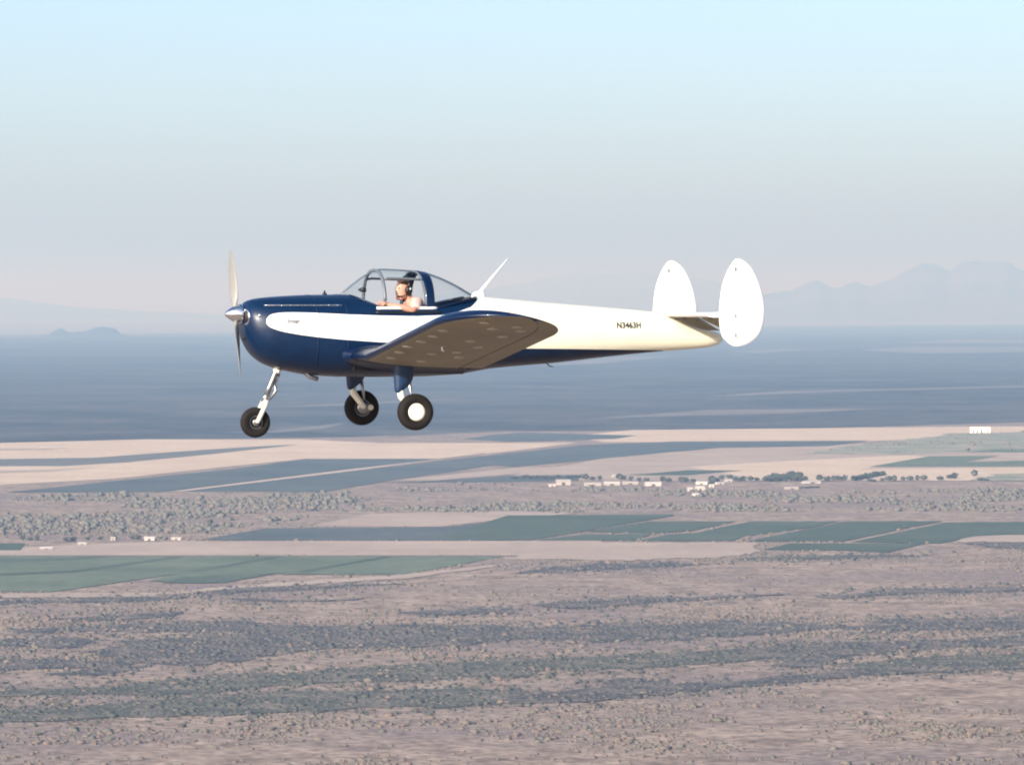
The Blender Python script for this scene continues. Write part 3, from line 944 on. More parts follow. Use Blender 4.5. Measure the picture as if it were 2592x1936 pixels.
# ---- fuselage body
ST = [  # x, top, bottom, half width, squareness
    (0.215, .085, -.24, .19, 2.2), (0.235, .125, -.31, .255, 2.2), (0.277, .155, -.40, .31, 2.25), (0.34, .175, -.485, .355, 2.3), (0.46, .193, -.575, .41, 2.4), (0.646, .208, -.645, .455, 2.5),
    (0.912, .222, -.70, .49, 2.6), (1.027, .225, -.719, .50, 2.65), (1.44, .232, -.740, .525, 2.7), (1.9, .235, -.746, .53, 2.75), (2.335, .235, -.743, .53, 2.75), (2.6, .230, -.733, .52, 2.7),
    (2.884, .218, -.713, .50, 2.65), (3.077, .208, -.682, .475, 2.6), (3.247, .196, -.655, .455, 2.5), (4.023, .132, -.593, .36, 2.4), (4.807, .071, -.513, .25, 2.3), (5.332, .025, -.465, .185, 2.2),
    (5.521, -.012, -.450, .165, 2.2), (5.861, -.150, -.428, .12, 2.1), (6.037, -.195, -.413, .095, 2.0), (6.22, -.238, -.370, .05, 2.0), (6.262, -.265, -.335, .02, 2.0)]
fs = [pchip([s[0] for s in ST], [s[k] for s in ST]) for k in range(5)]
XS = sorted(set([s[0] for s in ST] + list(np.linspace(0.25, 1.0, 14)) + list(np.linspace(1.05, 3.3, 40)) + list(np.linspace(3.4, 6.2, 26))))


def body_ring(x, grow=0.0, n=64):
    top, bot, hw, ex = fs[1](x) + grow, fs[2](x) - grow, fs[3](x) + grow, fs[4](x)
    zc, hh = (top + bot) / 2, (top - bot) / 2
    r = []
    for k in range(n):
        t = 2 * math.pi * k / n
        c, s = math.cos(t), math.sin(t)
        r.append((x, hw * math.copysign(abs(c) ** (2 / ex), c), zc + hh * math.copysign(abs(s) ** (2 / ex), s)))
    return r


def body_y(x, z, grow=0.0):
    """half width of the body at station x, height z"""
    top, bot, hw, ex = fs[1](x), fs[2](x), fs[3](x), fs[4](x)
    zc, hh = (top + bot) / 2, (top - bot) / 2
    q_ = min(1.0, abs((z - zc) / hh))
    return hw * (1 - q_ ** ex) ** (1 / ex) + grow


bm = bmesh.new()
v, f = loft([body_ring(x) for x in XS])
bv = [bm.verts.new(p) for p in v]
for q_ in f:
    bm.faces.new([bv[i] for i in q_])
# cockpit opening: cut along the windscreen line, the sill and the rear deck
SILL = 0.065
cuts = [((1.46, 0, .225), (.225 - SILL, 0, 1.80 - 1.46)), ((2, 0, SILL), (0, 0, 1)), ((2.46, 0, SILL), (-(.19 - SILL), 0, 3.0 - 2.46))]
for co, no in cuts:
    bmesh.ops.bisect_plane(bm, geom=bm.verts[:] + bm.edges[:] + bm.faces[:], plane_co=co, plane_no=Vector(no).normalized(), dist=1e-5)
kill = []
for fc in bm.faces:
    c = fc.calc_center_median()
    if 1.4 < c.x < 3.1 and all((c - Vector(co)).dot(Vector(no).normalized()) > -1e-4 for co, no in cuts):
        kill.append(fc)
bmesh.ops.delete(bm, geom=kill, context='FACES')
fus = from_bm('fuselage', bm, M_LIVERY, plane)
sharp(fus, 40)

# registration and script
def lettering(text, x0, z0, size, side, mat, name, shear=0.0, width=1.0):
    cu = bpy.data.curves.new(name, 'FONT')
    cu.body = text
    cu.size = size
    cu.shear = shear
    cu.offset = 0.003
    cu.extrude = 0.0012
    cu.space_character = 1.05
    ob = bpy.data.objects.new(name, cu)
    COL.objects.link(ob)
    bpy.context.view_layer.update()
    me = bpy.data.meshes.new_from_object(ob.evaluated_get(bpy.context.evaluated_depsgraph_get()))
    bpy.data.objects.remove(ob)
    me.materials.clear()
    me.materials.append(mat)
    for vv in me.vertices:
        a, b_, c = vv.co
        x = x0 + (a * width if side < 0 else -a * width)
        z = z0 + b_
        vv.co = (x, side * (body_y(x, z) + 0.003 + c), z)
    o = bpy.data.objects.new(name, me)
    COL.objects.link(o)
    o.parent = fus
    return o


lettering('N3463H', 4.80, -.170, .098, -1, M_INK, 'registration', width=0.93)
lettering('N3463H', 5.13, -.170, .098, 1, M_INK, 'registration', width=0.93)
lettering('Ercoupe', .630, -.104, .072, -1, M_INKG, 'script', shear=0.35, width=0.62)

# seams of the cowling and body skin: thin proud bands
for x, w in ((1.0, .008), (1.36, .006)):
    r0 = [body_ring(x - w, .0005), body_ring(x - w, .003), body_ring(x + w, .003), body_ring(x + w, .0005)]
    o = mesh_obj('skin_seam', *loft(r0, True, False, False), M_LIVERY, fus)
for side in (-1, 1):
    pts = [(x, side * (body_y(x, .102) + .004), .102) for x in np.linspace(.40, 1.31, 24)]
    o = mesh_obj('cowl_hinge', *tube(pts, .009, 8), M_STEEL, fus)
    for k in range(10):
        x = .42 + k * .092
        mesh_obj('hinge_pin', *tube([(x - .006, side * (body_y(x, .102) + .012), .102), (x + .006, side * (body_y(x, .102) + .012), .102)], .0075, 8), M_CHROME, fus)

# nose: intakes with bright lips, exhaust, fuel cap
for side in (-1, 1):
    cx, cy, cz = .222, side * .165, -.035
    lip = []
    for k in range(28):
        t = 2 * math.pi * k / 28
        lip.append((cx - .01 + .028 * abs(math.cos(t)) , cy + .075 * math.cos(t), cz + .085 * math.sin(t)))
    lip.append(lip[0])
    o = mesh_obj('intake_lip', *tube(lip, .014, 8, False), M_CHROME, fus)
    rings = [[(cx + dx, cy + s * .070 * math.cos(2 * math.pi * k / 24), cz + s * .080 * math.sin(2 * math.pi * k / 24)) for k in range(24)] for dx, s in ((-.008, 1.0), (.05, .92))]
    mesh_obj('air_intake', *loft(rings, True, True, True), M_BLACK, fus)
    mesh_obj('cowl_latch', *lathe([(0, .0), (.0, .026), (.012, .024), (.02, .012), (.022, .0)], 'y', 16), M_CHROME, fus)
    o = COL.objects[-1] if False else None
latches = [o for o in fus.children if o.name.startswith('cowl_latch')]
for o, side in zip(latches, (-1, 1)):
    o.location = (.34, side * (body_y(.34, -.015) - .002), -.015)
    o.rotation_euler = (0, 0, 0 if side > 0 else math.pi)
chin = [[(.24 + dx, .10 * math.cos(2 * math.pi * k / 24), -.27 + .045 * math.sin(2 * math.pi * k / 24)) for k in range(24)] for dx in (-.012, .05)]
mesh_obj('air_intake', *loft(chin), M_BLACK, fus)
mesh_obj('fuel_cap', *lathe([(.215, .0), (.215, .028), (.24, .028), (.25, .012), (.275, .010), (.278, 0)], 'z', 16, (1.22, 0, 0)), M_NAVY, fus)
mesh_obj('exhaust_pipe', *tube([(.93, -.12, -.66), (1.0, -.12, -.735), (1.10, -.12, -.765)], [.028, .028, .026], 12), M_STEEL, fus)
mesh_obj('belly_antenna', *tube([(3.98, 0, -.58), (4.03, 0, -.625), (4.08, 0, -.635)], [.008, .007, .005], 8), M_BLACK, fus)

# ---- propeller
prop = mesh_obj('propeller', *lathe([(.0, .002), (.012, .022), (.04, .048), (.085, .078), (.135, .102), (.185, .116), (.215, .120), (.222, .10)], 'x', 40), M_CHROME, plane)
prop.name = 'spinner'
PR_ANG = R(17)


def blade(sgn):
    rings = []
    for r, ch in ((.06, .045), (.11, .055), (.18, .095), (.28, .125), (.40, .135), (.52, .130), (.63, .112), (.71, .085), (.765, .05), (.785, .018)):
        b = math.atan(1.35 / (2 * math.pi * max(r, .15)))
        th = .16 * ch if r > .15 else .04
        ring = []
        for k in range(16):
            t = 2 * math.pi * k / 16
            a, c = ch / 2 * math.cos(t), th / 2 * math.sin(t)
            # chord direction: mostly in the disc, turned by the blade angle
            lx = a * math.sin(b) + c * math.cos(b)
            ly = -a * math.cos(b) + c * math.sin(b)
            ring.append((.135 + lx, sgn * ly, sgn * r))
        rings.append(ring)
    v, f = loft(rings)
    M = Matrix.Translation((0, 0, 0)) @ Matrix.Rotation(-PR_ANG, 4, 'X')
    return [tuple(M @ Vector(p)) for p in v], f


for s in (1, -1):
    mesh_obj('blade', *blade(s), M_BLADE, prop)

# ---- canopy hull
CH = [(1.425, .238, .26), (1.47, .272, .325), (1.60, .372, .40), (1.757, .478, .44), (1.84, .515, .452), (1.90, .527, .458), (2.1, .520, .465), (2.335, .503, .465), (2.44, .485, .46), (2.562, .452, .445), (2.83, .340, .40), (3.06, .212, .335), (3.10, .195, .32)]
cz_ = pchip([c[0] for c in CH], [c[1] for c in CH])
cw_ = pchip([c[0] for c in CH], [c[2] for c in CH])


def hull(x, t, grow=0.0):
    """t: 0 at the right sill, 90 deg on top, 180 at the left sill"""
    c, s = math.cos(t), math.sin(t)
    ex = 2.6
    return (x, (cw_(x) + grow) * math.copysign(abs(c) ** (2 / ex), c), (cz_(x) + grow) * max(s, 0) ** (2 / ex))


def floor_z(x):
    if x < 1.80:
        return .225 + (SILL - .225) * (x - 1.46) / (1.80 - 1.46) - .012
    if x < 2.46:
        return SILL - .01
    return SILL + (.19 - SILL) * (x - 2.46) / .54 - .012


def shell(name, x0, x1, nx, t0, t1, nt_, mat, parent, grow=0.0, clip=True, thick=None):
    V, Fc = [], []
    for i in range(nx + 1):
        x = x0 + (x1 - x0) * i / nx
        for j in range(nt_ + 1):
            t = t0 + (t1 - t0) * j / nt_
            p = hull(x, t, grow)
            V.append((p[0], p[1], max(p[2], floor_z(x))) if clip else p)
    for i in range(nx):
        for j in range(nt_):
            a = i * (nt_ + 1) + j
            q_ = (a, a + 1, a + nt_ + 2, a + nt_ + 1)
            if clip and all(V[k][2] <= floor_z(V[k][0]) + 1e-6 for k in q_):
                continue
            Fc.append(q_)
    o = mesh_obj(name, V, Fc, mat, parent)
    if thick:
        m = o.modifiers.new('thickness', 'SOLIDIFY')
        m.thickness = thick
        m.offset = 0
    return o


X_ARCH, XB0, XB1 = 1.83, 2.325, 2.435
canopy = shell('canopy', XB0, XB1, 6, R(2), R(178), 48, M_NAVY, plane, .006, True, .014)      # the broad navy roll bar carries the glass
shell('windscreen', 1.43, X_ARCH, 14, R(3), R(177), 48, M_GLASS, canopy)
shell('roof_glass', X_ARCH, XB0, 8, R(50), R(130), 16, M_GLASS, canopy)
shell('rear_window', XB1, 3.085, 16, R(3), R(177), 48, M_GLASS, canopy)


def hull_tube(name, pts, r, mat=M_FRAME):
    return mesh_obj(name, *tube(pts, r, 8), mat, canopy)


arch = [hull(X_ARCH, R(a), .002) for a in range(12, 169, 4)]
hull_tube('windscreen_arch', arch, .021)
arch2 = [hull(XB0 - .02, R(a), .0) for a in range(8, 173, 4)]
hull_tube('roof_arch', arch2, .012)
for a in (48, 132):
    hull_tube('roof_rail', [hull(x, R(a), .001) for x in np.linspace(X_ARCH, XB0, 8)], .014)
hull_tube('centre_rail', [hull(x, R(90), .0) for x in np.linspace(X_ARCH, XB0, 8)], .010)
hull_tube('windscreen_rib', [hull(x, R(90), .0) for x in np.linspace(1.45, X_ARCH, 8)], .008)
hull_tube('rear_rib', [hull(x, R(90), .002) for x in np.linspace(XB1, 3.07, 10)], .013)
# rims where the glass meets the body
for side in (-1, 1):
    rim = []
    for x in np.linspace(1.47, 1.82, 14):
        z = floor_z(x) + .014
        rim.append((x, side * min(body_y(x, z), hull(x, 0)[1] * (1 - max(0, min(1, z / cz_(x))) ** 2.6) ** (1 / 2.6)), z))
    hull_tube('windscreen_rim', rim, .010, M_NAVY)
    rim = []
    for x in np.linspace(2.46, 3.02, 16):
        z = floor_z(x) + .014
        rim.append((x, side * hull(x, 0)[1] * (1 - max(0, min(1, z / cz_(x))) ** 2.6) ** (1 / 2.6), z))
    hull_tube('rear_window_rim', rim, .014, M_NAVY)
    # aluminium sill the side window slides behind, and the lowered pane's top edge
    pts = [(x, side * (body_y(x, SILL) + .002), SILL + .004) for x in np.linspace(1.72, 2.46, 16)]
    mesh_obj('sill_rail', *tube(pts, .019, 10), M_WHITE, canopy)
    pts = [(x, side * (body_y(x, .02) + .004), .018) for x in np.linspace(1.70, 2.50, 16)]
    mesh_obj('window_slot', *tube(pts, .012, 8), M_BLACK, canopy)

# ---- cockpit inside
pan = [(y, z) for y, z in ((-.43, -.2), (.43, -.2), (.43, .02), (.34, .09), (.15, .13), (-.15, .13), (-.34, .09), (-.43, .02))]
panel = mesh_obj('instrument_panel', *loft([[(1.60, a, b) for a, b in pan], [(1.63, a, b) for a, b in pan]]), M_BLACK, plane, smooth=False)
for y, z in ((-.24, .0), (-.12, .03), (0, .03), (.12, .03), (.24, 0.)):
    mesh_obj('gauge', *lathe([(1.628, 0), (1.628, .042), (1.640, .042), (1.640, .036), (1.636, 0)], 'x', 16, (0, y, z)), M_STEEL, panel)
mesh_obj('compass', *lathe([(-.03, .0), (-.03, .026), (.03, .026), (.035, .0)], 'x', 16, (1.69, -.02, .285)), M_BLACK, plane)
o = mesh_obj('mirror', *box(1.66, 1.675, .02, .08, .27, .30), M_BLACK, plane, smooth=False)
for sy in (-.22, .22):
    yk = mesh_obj('control_wheel', *tube([(1.78, sy + .13 * math.cos(t), -.02 + .11 * math.sin(t)) for t in np.linspace(R(-30), R(210), 18)], .013, 8), M_BLACK, plane)
    mesh_obj('column', *tube([(1.62, sy, -.06), (1.78, sy, -.02)], .014, 8), M_STEEL, yk)
    sb = merge(box(2.40, 2.48, sy - .2, sy + .2, -.50, .06))
    st = mesh_obj('seat', *sb, M_SEAT, plane, smooth=False)
    mesh_obj('cushion', *box(1.98, 2.42, sy - .2, sy + .2, -.56, -.47), M_SEAT, st, smooth=False)
o = mesh_obj('baggage_shelf', *box(2.50, 2.98, -.34, .34, -.02, .02), M_SEAT, plane, smooth=False)
mesh_obj('bulkhead', *box(1.44, 1.46, -.44, .44, -.66, .06), M_BLACK, plane, smooth=False)
mesh_obj('floor_pan', *box(1.46, 2.9, -.40, .40, -.66, -.64), M_BLACK, plane, smooth=False)

# ---- whip antenna on the rear deck
ant = mesh_obj('antenna', *tube([(3.10, 0, .20), (3.20, 0, .315), (3.50, 0, .655)], [.022, .019, .009], 10), M_WHITE, plane)
mesh_obj('antenna_base', *tube([(3.05, 0, .195), (3.10, 0, .235), (3.17, 0, .245), (3.20, 0, .195)], [.03, .035, .035, .03], 10), M_WHITE, ant)


# ---- wings
def airfoil(t_c=0.135, camber=0.028, lo=0.0, hi=1.0, n=26):
    """closed section from hi over the top to the nose and back along the bottom; yields (x/c, z/c, lower?)"""
    def th(x):
        return 5 * t_c * (0.2969 * math.sqrt(max(x, 0)) - 0.126 * x - 0.3516 * x**2 + 0.2843 * x**3 - 0.1036 * x**4)

    def cm(x):
        p = .25
        return camber * (2 * p * x - x * x) / p**2 if x < p else camber * ((1 - 2 * p) + 2 * p * x - x * x) / (1 - p)**2
    xs = [lo + (hi - lo) * (0.5 * (1 - math.cos(math.pi * k / n))) for k in range(n + 1)]
    up = [(x, cm(x) + th(x), 0) for x in reversed(xs)]
    dn = [(x, cm(x) - th(x), 1) for x in (xs[1:] if lo == 0 else xs)]
    return up + dn


W_DIH, W_INC = 0.160, 0.100
Y_J, Y_TIP0, Y_TIP = 1.16, 3.62, 4.56
XLE0, CH0, ZLE0 = 1.36, 1.42, -.492


def wing_frame(y):
    """leading edge x, trailing edge x, dihedral height at spanwise station y >= 0"""
    s = max(0.0, min(0.9995, (y - Y_TIP0) / (Y_TIP - Y_TIP0)))
    k = 1 - math.sqrt(1 - s**2.0)
    le = XLE0 + .80 * k
    te = XLE0 + CH0 - .72 * k
    z = ZLE0 + W_DIH * max(0.0, y - Y_J)
    return le, te, z


def wing_section(y, side, sec):
    le, te, z0 = wing_frame(y)
    c = te - le
    tk = max(c / CH0, .12) ** 0.5
    zc = -W_INC * 0.5 * CH0
    out = []
    for x, z, _ in sec:
        X = le + x * c
        out.append((X, side * y, z0 - W_INC * (X - XLE0) + z * CH0 * (c / CH0) * (0.75 + .25 * tk)))
    return out


def wing_ys(a, b, n):
    ys = [a + (b - a) * k / n for k in range(n + 1)]
    return ys


HINGE = 0.80
sec_main = airfoil(hi=HINGE)
sec_ail = airfoil(lo=HINGE + .008, hi=1.0, n=8)
sec_full = airfoil()
wing_parts = {}
for side in (-1, 1):
    span = list(np.linspace(Y_J, Y_TIP0, 12)) + [Y_TIP0 + (Y_TIP - Y_TIP0) * math.sin(k * math.pi / 2 / 16) for k in range(1, 16)] + [Y_TIP - .003]
    rings = [wing_section(y, side, sec_main) for y in span]
    v, f = loft(rings)
    n = len(sec_main)
    idx = []
    for fc in f:
        if len(fc) > 4:
            idx.append(0)
            continue
        j = max(fc) % n
        js = [i % n for i in fc]
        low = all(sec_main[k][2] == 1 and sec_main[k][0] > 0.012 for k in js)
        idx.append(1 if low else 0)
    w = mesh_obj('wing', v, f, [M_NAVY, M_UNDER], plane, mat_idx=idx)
    sharp(w, 50)
    wing_parts[side] = w
    # aileron
    span = list(np.linspace(Y_J + .03, Y_TIP0, 10)) + [Y_TIP0 + (Y_TIP - Y_TIP0) * math.sin(k * math.pi / 2 / 12) for k in range(1, 9)]
    rings = [wing_section(y, side, sec_ail) for y in span]
    v, f = loft(rings)
    n = len(sec_ail)
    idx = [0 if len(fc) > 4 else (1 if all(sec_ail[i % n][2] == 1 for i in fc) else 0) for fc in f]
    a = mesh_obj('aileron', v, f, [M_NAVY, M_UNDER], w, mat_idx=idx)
    sharp(a, 50)

# centre section through the body
ys = np.linspace(-Y_J - .004, Y_J + .004, 9)
rings = [wing_section(abs(y), -1 if y < 0 else 1, sec_full) for y in ys]
cs = mesh_obj('wing_centre', *loft(rings), M_NAVY, plane)
sharp(cs, 50)
# fillet where the wing root meets the body
for side in (-1, 1):
    rings = []
    for k, (y, g) in enumerate(((.50, .075), (.56, .035), (.64, .008))):
        le, te, z0 = wing_frame(0.6)
        r_ = []
        for x, z, _ in sec_full:
            X = le + x * (te - le)
            sgn = 1 if z > 0 else -1
            r_.append((X - g * (1 - x), side * y, z0 - W_INC * (X - XLE0) + z * CH0 + sgn * g * min(1, .25 + 2 * x)))
        rings.append(r_)
    o = mesh_obj('wing_fillet', *loft(rings, True, False, False), M_NAVY, cs)


def under(y, x):
    """a point of the wing's lower skin: y span, x fraction of chord"""
    le, te, z0 = wing_frame(y)
    c = te - le
    s = airfoil()
    low = [(p[0], p[1]) for p in s if p[2] == 1]
    zz = np.interp(x, [p[0] for p in low], [p[1] for p in low])
    X = le + x * c
    return X, z0 - W_INC * (X - XLE0) + zz * c


COVERS = [(1.55, .14), (1.55, .40), (1.95, .12), (1.95, .62), (2.35, .10), (2.30, .52), (2.75, .12), (2.72, .60), (3.15, .13), (3.10, .45), (3.55, .12), (3.50, .62), (3.95, .42), (4.20, .24), (4.12, .60), (3.9, .68), (2.1, .36)]
for side in (-1, 1):
    for y, x in COVERS:
        X, Z = under(y, x)
        X2, Z2 = under(y, x + .03)
        o = mesh_obj('inspection_cover', *lathe([(0, 0), (0, .060), (-.006, .056), (-.008, 0)], 'z', 18), M_COVER, wing_parts[side])
        o.location = (X, side * y, Z + .001)
        o.rotation_euler = (side * math.atan(W_DIH), math.atan2(-(Z2 - Z), X2 - X), 0)
    X, Z = under(2.6, .33)
    mesh_obj('tie_down', *tube([(X, side * 2.6, Z + .01), (X, side * 2.6, Z - .035), (X + .02, side * 2.6, Z - .05)], .010, 8), M_WHITE, wing_parts[side])
    # wing-tip lamp
    le, te, z0 = wing_frame(Y_TIP - .05)
    mesh_obj('tip_lamp', *lathe([(-.03, 0), (-.02, .016), (.02, .016), (.035, 0)], 'x', 12, (le + .1, side * (Y_TIP - .06), z0 - W_INC * (le + .1 - XLE0) + .02)), M_LENS, wing_parts[side])

# ---- tail: stabilizer, elevator, twin fins
Y_FIN = 1.10
for side in (-1, 1):
    rings = []
    for y in np.linspace(0, Y_FIN, 7):
        le = 5.46 + (5.62 - 5.46) * y / Y_FIN
        te = 5.93
        c = te - le
        r_ = []
        for k in range(20):
            t = 2 * math.pi * k / 20
            r_.append((le + c * (0.5 - .5 * math.cos(t)), side * y, -.012 - .012 * 0 + .030 * math.sin(t) * (1 - .25 * math.cos(t + math.pi))))
        rings.append(r_)
    stb = mesh_obj('stabilizer', *loft(rings), M_WHITE, plane)
    sharp(stb, 60)
    rings = []
    for y in np.linspace(.10, Y_FIN - .05, 6):
        r_ = []
        a = R(27)
        for k in range(18):
            t = 2 * math.pi * k / 18
            d = .42 * (0.5 - .5 * math.cos(t))
            th = .028 * math.sin(t) * (1 - d / .44)
            r_.append((5.905 + d * math.cos(a) - th * math.sin(a) * -1 * 0, side * y, -.016 - d * math.sin(a) + th))
        rings.append(r_)
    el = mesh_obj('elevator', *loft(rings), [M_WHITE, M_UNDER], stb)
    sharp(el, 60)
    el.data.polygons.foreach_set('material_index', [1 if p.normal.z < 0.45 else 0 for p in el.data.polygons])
    for y in (.42, .8):
        mesh_obj('elevator_hinge', *box(5.90, 5.985, side * y - .012, side * y + .012, -.065, -.02), M_STEEL, stb, smooth=False)

FIN = [(6.015, .656), (6.145, .598), (6.262, .446), (6.344, .21), (6.366, -.012), (6.310, -.228), (6.170, -.348), (6.015, -.388), (5.935, -.368), (5.856, -.306), (5.808, -.227), (5.783, -.011), (5.812, .285), (5.862, .450), (5.932, .580)]


def smooth_loop(P, k=8):
    out = []
    n = len(P)
    for i in range(n):
        p0, p1, p2, p3 = [np.array(P[(i + d) % n]) for d in (-1, 0, 1, 2)]
        for j in range(k):
            t = j / k
            out.append(.5 * (2 * p1 + (p2 - p0) * t + (2 * p0 - 5 * p1 + 4 * p2 - p3) * t**2 + (3 * p1 - p0 - 3 * p2 + p3) * t**3))
    return out


FL = smooth_loop(FIN)
XH = 5.985
for side in (-1, 1):
    y0 = side * Y_FIN
    cx, cz0 = 6.06, .08
    rings = []
    for s, dy in ((.70, -.026), (.90, -.020), (.975, -.012), (1.0, -.004), (1.0, .004), (.975, .012), (.90, .020), (.70, .026)):
        rings.append([(cx + (p[0] - cx) * s, y0 + dy, cz0 + (p[1] - cz0) * s) for p in FL])
    v, f = loft(rings)
    for part, (keep_no) in (('fin', 1), ('rudder', -1)):
        bm = bmesh.new()
        bv = [bm.verts.new(p) for p in v]
        for q_ in f:
            bm.faces.new([bv[i] for i in q_])
        xc = XH - .004 if part == 'fin' else XH + .004
        bmesh.ops.bisect_plane(bm, geom=bm.verts[:] + bm.edges[:] + bm.faces[:], plane_co=(xc, 0, 0), plane_no=(keep_no, 0, .02 * keep_no), clear_outer=True)
        ed = [e for e in bm.edges if e.is_boundary]
        bmesh.ops.contextual_create(bm, geom=ed)
        bmesh.ops.recalc_face_normals(bm, faces=bm.faces)
        if part == 'fin':
            fin = from_bm('fin', bm, M_WHITE, plane)
            sharp(fin, 50)
        else:
            o = from_bm('rudder', bm, M_WHITE, fin)
            sharp(o, 50)
    for z in (.53, -.025, -.255):
        mesh_obj('rudder_hinge', *merge(box(XH - .010, XH + .007, y0 - .031, y0 + .031, z - .020, z + .022)), M_HINGE, fin, smooth=False)


# ---- landing gear
def wheel(parent, x, y, z, r, w, rim_r, out, hub=True):
    h = w / 2
    mesh_obj('tyre', *lathe([(-h * .62, rim_r * .92), (-h * .80, rim_r * 1.02), (-h, r * .74), (-h * .96, r * .86), (-h * .72, r * .96), (-h * .3, r), (h * .3, r), (h * .72, r * .96), (h * .96, r * .86), (h, r * .74), (h * .80, rim_r * 1.02), (h * .62, rim_r * .92)], 'y', 40, (x, y, z)), M_RUBBER, parent)
    o_ = out
    mesh_obj('rim', *lathe([(-h * .70, 0), (-h * .70, rim_r * .45), (-h * .55, rim_r * .55), (-h * .50, rim_r * .85), (-h * .74, rim_r * .98), (-h * .60, rim_r), (h * .60, rim_r), (h * .74, rim_r * .98), (h * .50, rim_r * .85), (h * .55, rim_r * .55), (h * .70, rim_r * .45), (h * .70, 0)], 'y', 36, (x, y, z)), M_STEEL, parent)
    if hub:
        s = 1 if out > 0 else -1
        mesh_obj('hub_cap', *lathe([(s * h * .72, 0), (s * h * .72, rim_r * 1.02), (s * h * .80, rim_r * 1.0), (s * h * .95, rim_r * .86), (s * h * 1.02, rim_r * .52), (s * h * .98, rim_r * .48), (s * h * 1.0, rim_r * .40), (s * h * 1.08, 0)], 'y', 36, (x, y, z)), M_CREAM, parent)


for side in (-1, 1):
    yl = side * .96
    rings = []
    for z, xa, xb, th in ((-.50, 1.76, 2.04, .075), (-.60, 1.765, 2.03, .070), (-.70, 1.77, 2.02, .066), (-.78, 1.775, 1.995, .060), (-.84, 1.78, 1.945, .055), (-.875, 1.785, 1.90, .05), (-.90, 1.792, 1.875, .045), (-.915, 1.81, 1.86, .03)):
        c = xb - xa
        r_ = []
        for k in range(24):
            t = 2 * math.pi * k / 24
            u = 0.5 - .5 * math.cos(t)
            r_.append((xa + c * u, yl + th * math.sin(t) * (1.25 - .55 * u), z))
        rings.append(r_)
    gear = mesh_obj('main_gear', *loft(rings), M_LEG, plane)
    sharp(gear, 60)
    mesh_obj('trailing_arm', *tube([(1.845, yl, -.88), (1.865, yl, -.955), (1.93, yl, -1.04), (2.00, yl, -1.135)], [.040, .042, .038, .034], 12), M_CREAM, gear)
    mesh_obj('shock_strut', *tube([(1.95, yl, -.74), (1.985, yl, -.93), (1.995, yl, -1.03)], [.022, .020, .018], 10), M_STEEL, gear)
    mesh_obj('axle', *tube([(2.0, yl - side * .03, -1.135), (2.0, side * 1.13, -1.135)], .022, 10), M_STEEL, gear)
    mesh_obj('brake_drum', *lathe([(-.02, 0), (-.02, .075), (.02, .075), (.02, 0)], 'y', 24, (2.0, side * 1.0, -1.135)), M_STEEL, gear)
    mesh_obj('brake_caliper', *lathe([(-.025, 0), (-.022, .036), (.022, .036), (.025, 0)], 'y', 16, (2.085, side * .99, -1.13)), M_CREAM, gear)
    wheel(gear, 2.0, side * 1.07, -1.135, .212, .155, .102, side)

ng = mesh_obj('nose_gear', *tube([(.655, 0, -.60), (.632, 0, -.66), (.545, 0, -.86), (.50, 0, -.96)], [.040, .038, .034, .034], 14), M_STRUT, plane)
mesh_obj('strut_collar', *tube([(.645, 0, -.645), (.625, 0, -.69)], [.048, .042], 14), M_CREAM, ng)
mesh_obj('lower_strut', *tube([(.53, 0, -.90), (.47, 0, -1.035)], [.026, .03], 12), M_CHROME, ng)
mesh_obj('torque_link', *tube([(.60, 0, -.80), (.625, 0, -.90), (.545, 0, -1.0)], [.018, .022, .018], 8), M_STEEL, ng)
mesh_obj('torque_link', *tube([(.66, 0, -.70), (.62, 0, -.80)], [.02, .018], 8), M_STEEL, ng)
mesh_obj('fork', *merge(tube([(.485, -.09, -1.04), (.372, -.09, -1.269)], [.026, .026], 10), tube([(.485, .09, -1.04), (.372, .09, -1.269)], [.026, .026], 10), tube([(.482, -.10, -1.035), (.482, .10, -1.035)], .028, 10)), M_CREAM, ng)
mesh_obj('axle', *tube([(.372, -.11, -1.269), (.372, .11, -1.269)], .018, 10), M_STEEL, ng)
wheel(ng, .372, 0, -1.269, .178, .115, .078, -1, hub=False)

# ------------------------------------------------------------------ the pilot
person = empty('person', PLANE_POS, PLANE_RZ)
tag(person, 'pilot in a pale pink shirt with a dark headset, left forearm on the cockpit sill', 'person')
M_SKIN = paint('skin', (0.50, 0.25, 0.17), 0.55, vary=0.08, scale=20)
M_SHIRT = paint('pink_shirt', (0.55, 0.36, 0.315), 0.85, vary=0.06, scale=20)
M_TROUSER = paint('trousers', (0.05, 0.06, 0.09), 0.9)
M_HAIR = paint('brown_hair', (0.045, 0.022, 0.013), 0.7, vary=0.3, scale=60)


def skin_mesh(name, joints, edges, radii, root=0, sub=1):
    me = bpy.data.meshes.new(name)
    me.from_pydata(joints, edges, [])
    ob = bpy.data.objects.new(name, me)
    COL.objects.link(ob)
    sk = ob.modifiers.new('skin', 'SKIN')
    sk.use_smooth_shade = True
    for i, r in enumerate(radii):
        r = r if isinstance(r, tuple) else (r, r)
        me.skin_vertices[0].data[i].radius = r
        me.skin_vertices[0].data[i].use_root = (i == root)
    s = ob.modifiers.new('sub', 'SUBSURF')
    s.levels = s.render_levels = sub
    return ob


def evaluated(ob):
    bpy.context.view_layer.update()
    return bpy.data.meshes.new_from_object(ob.evaluated_get(bpy.context.evaluated_depsgraph_get()))


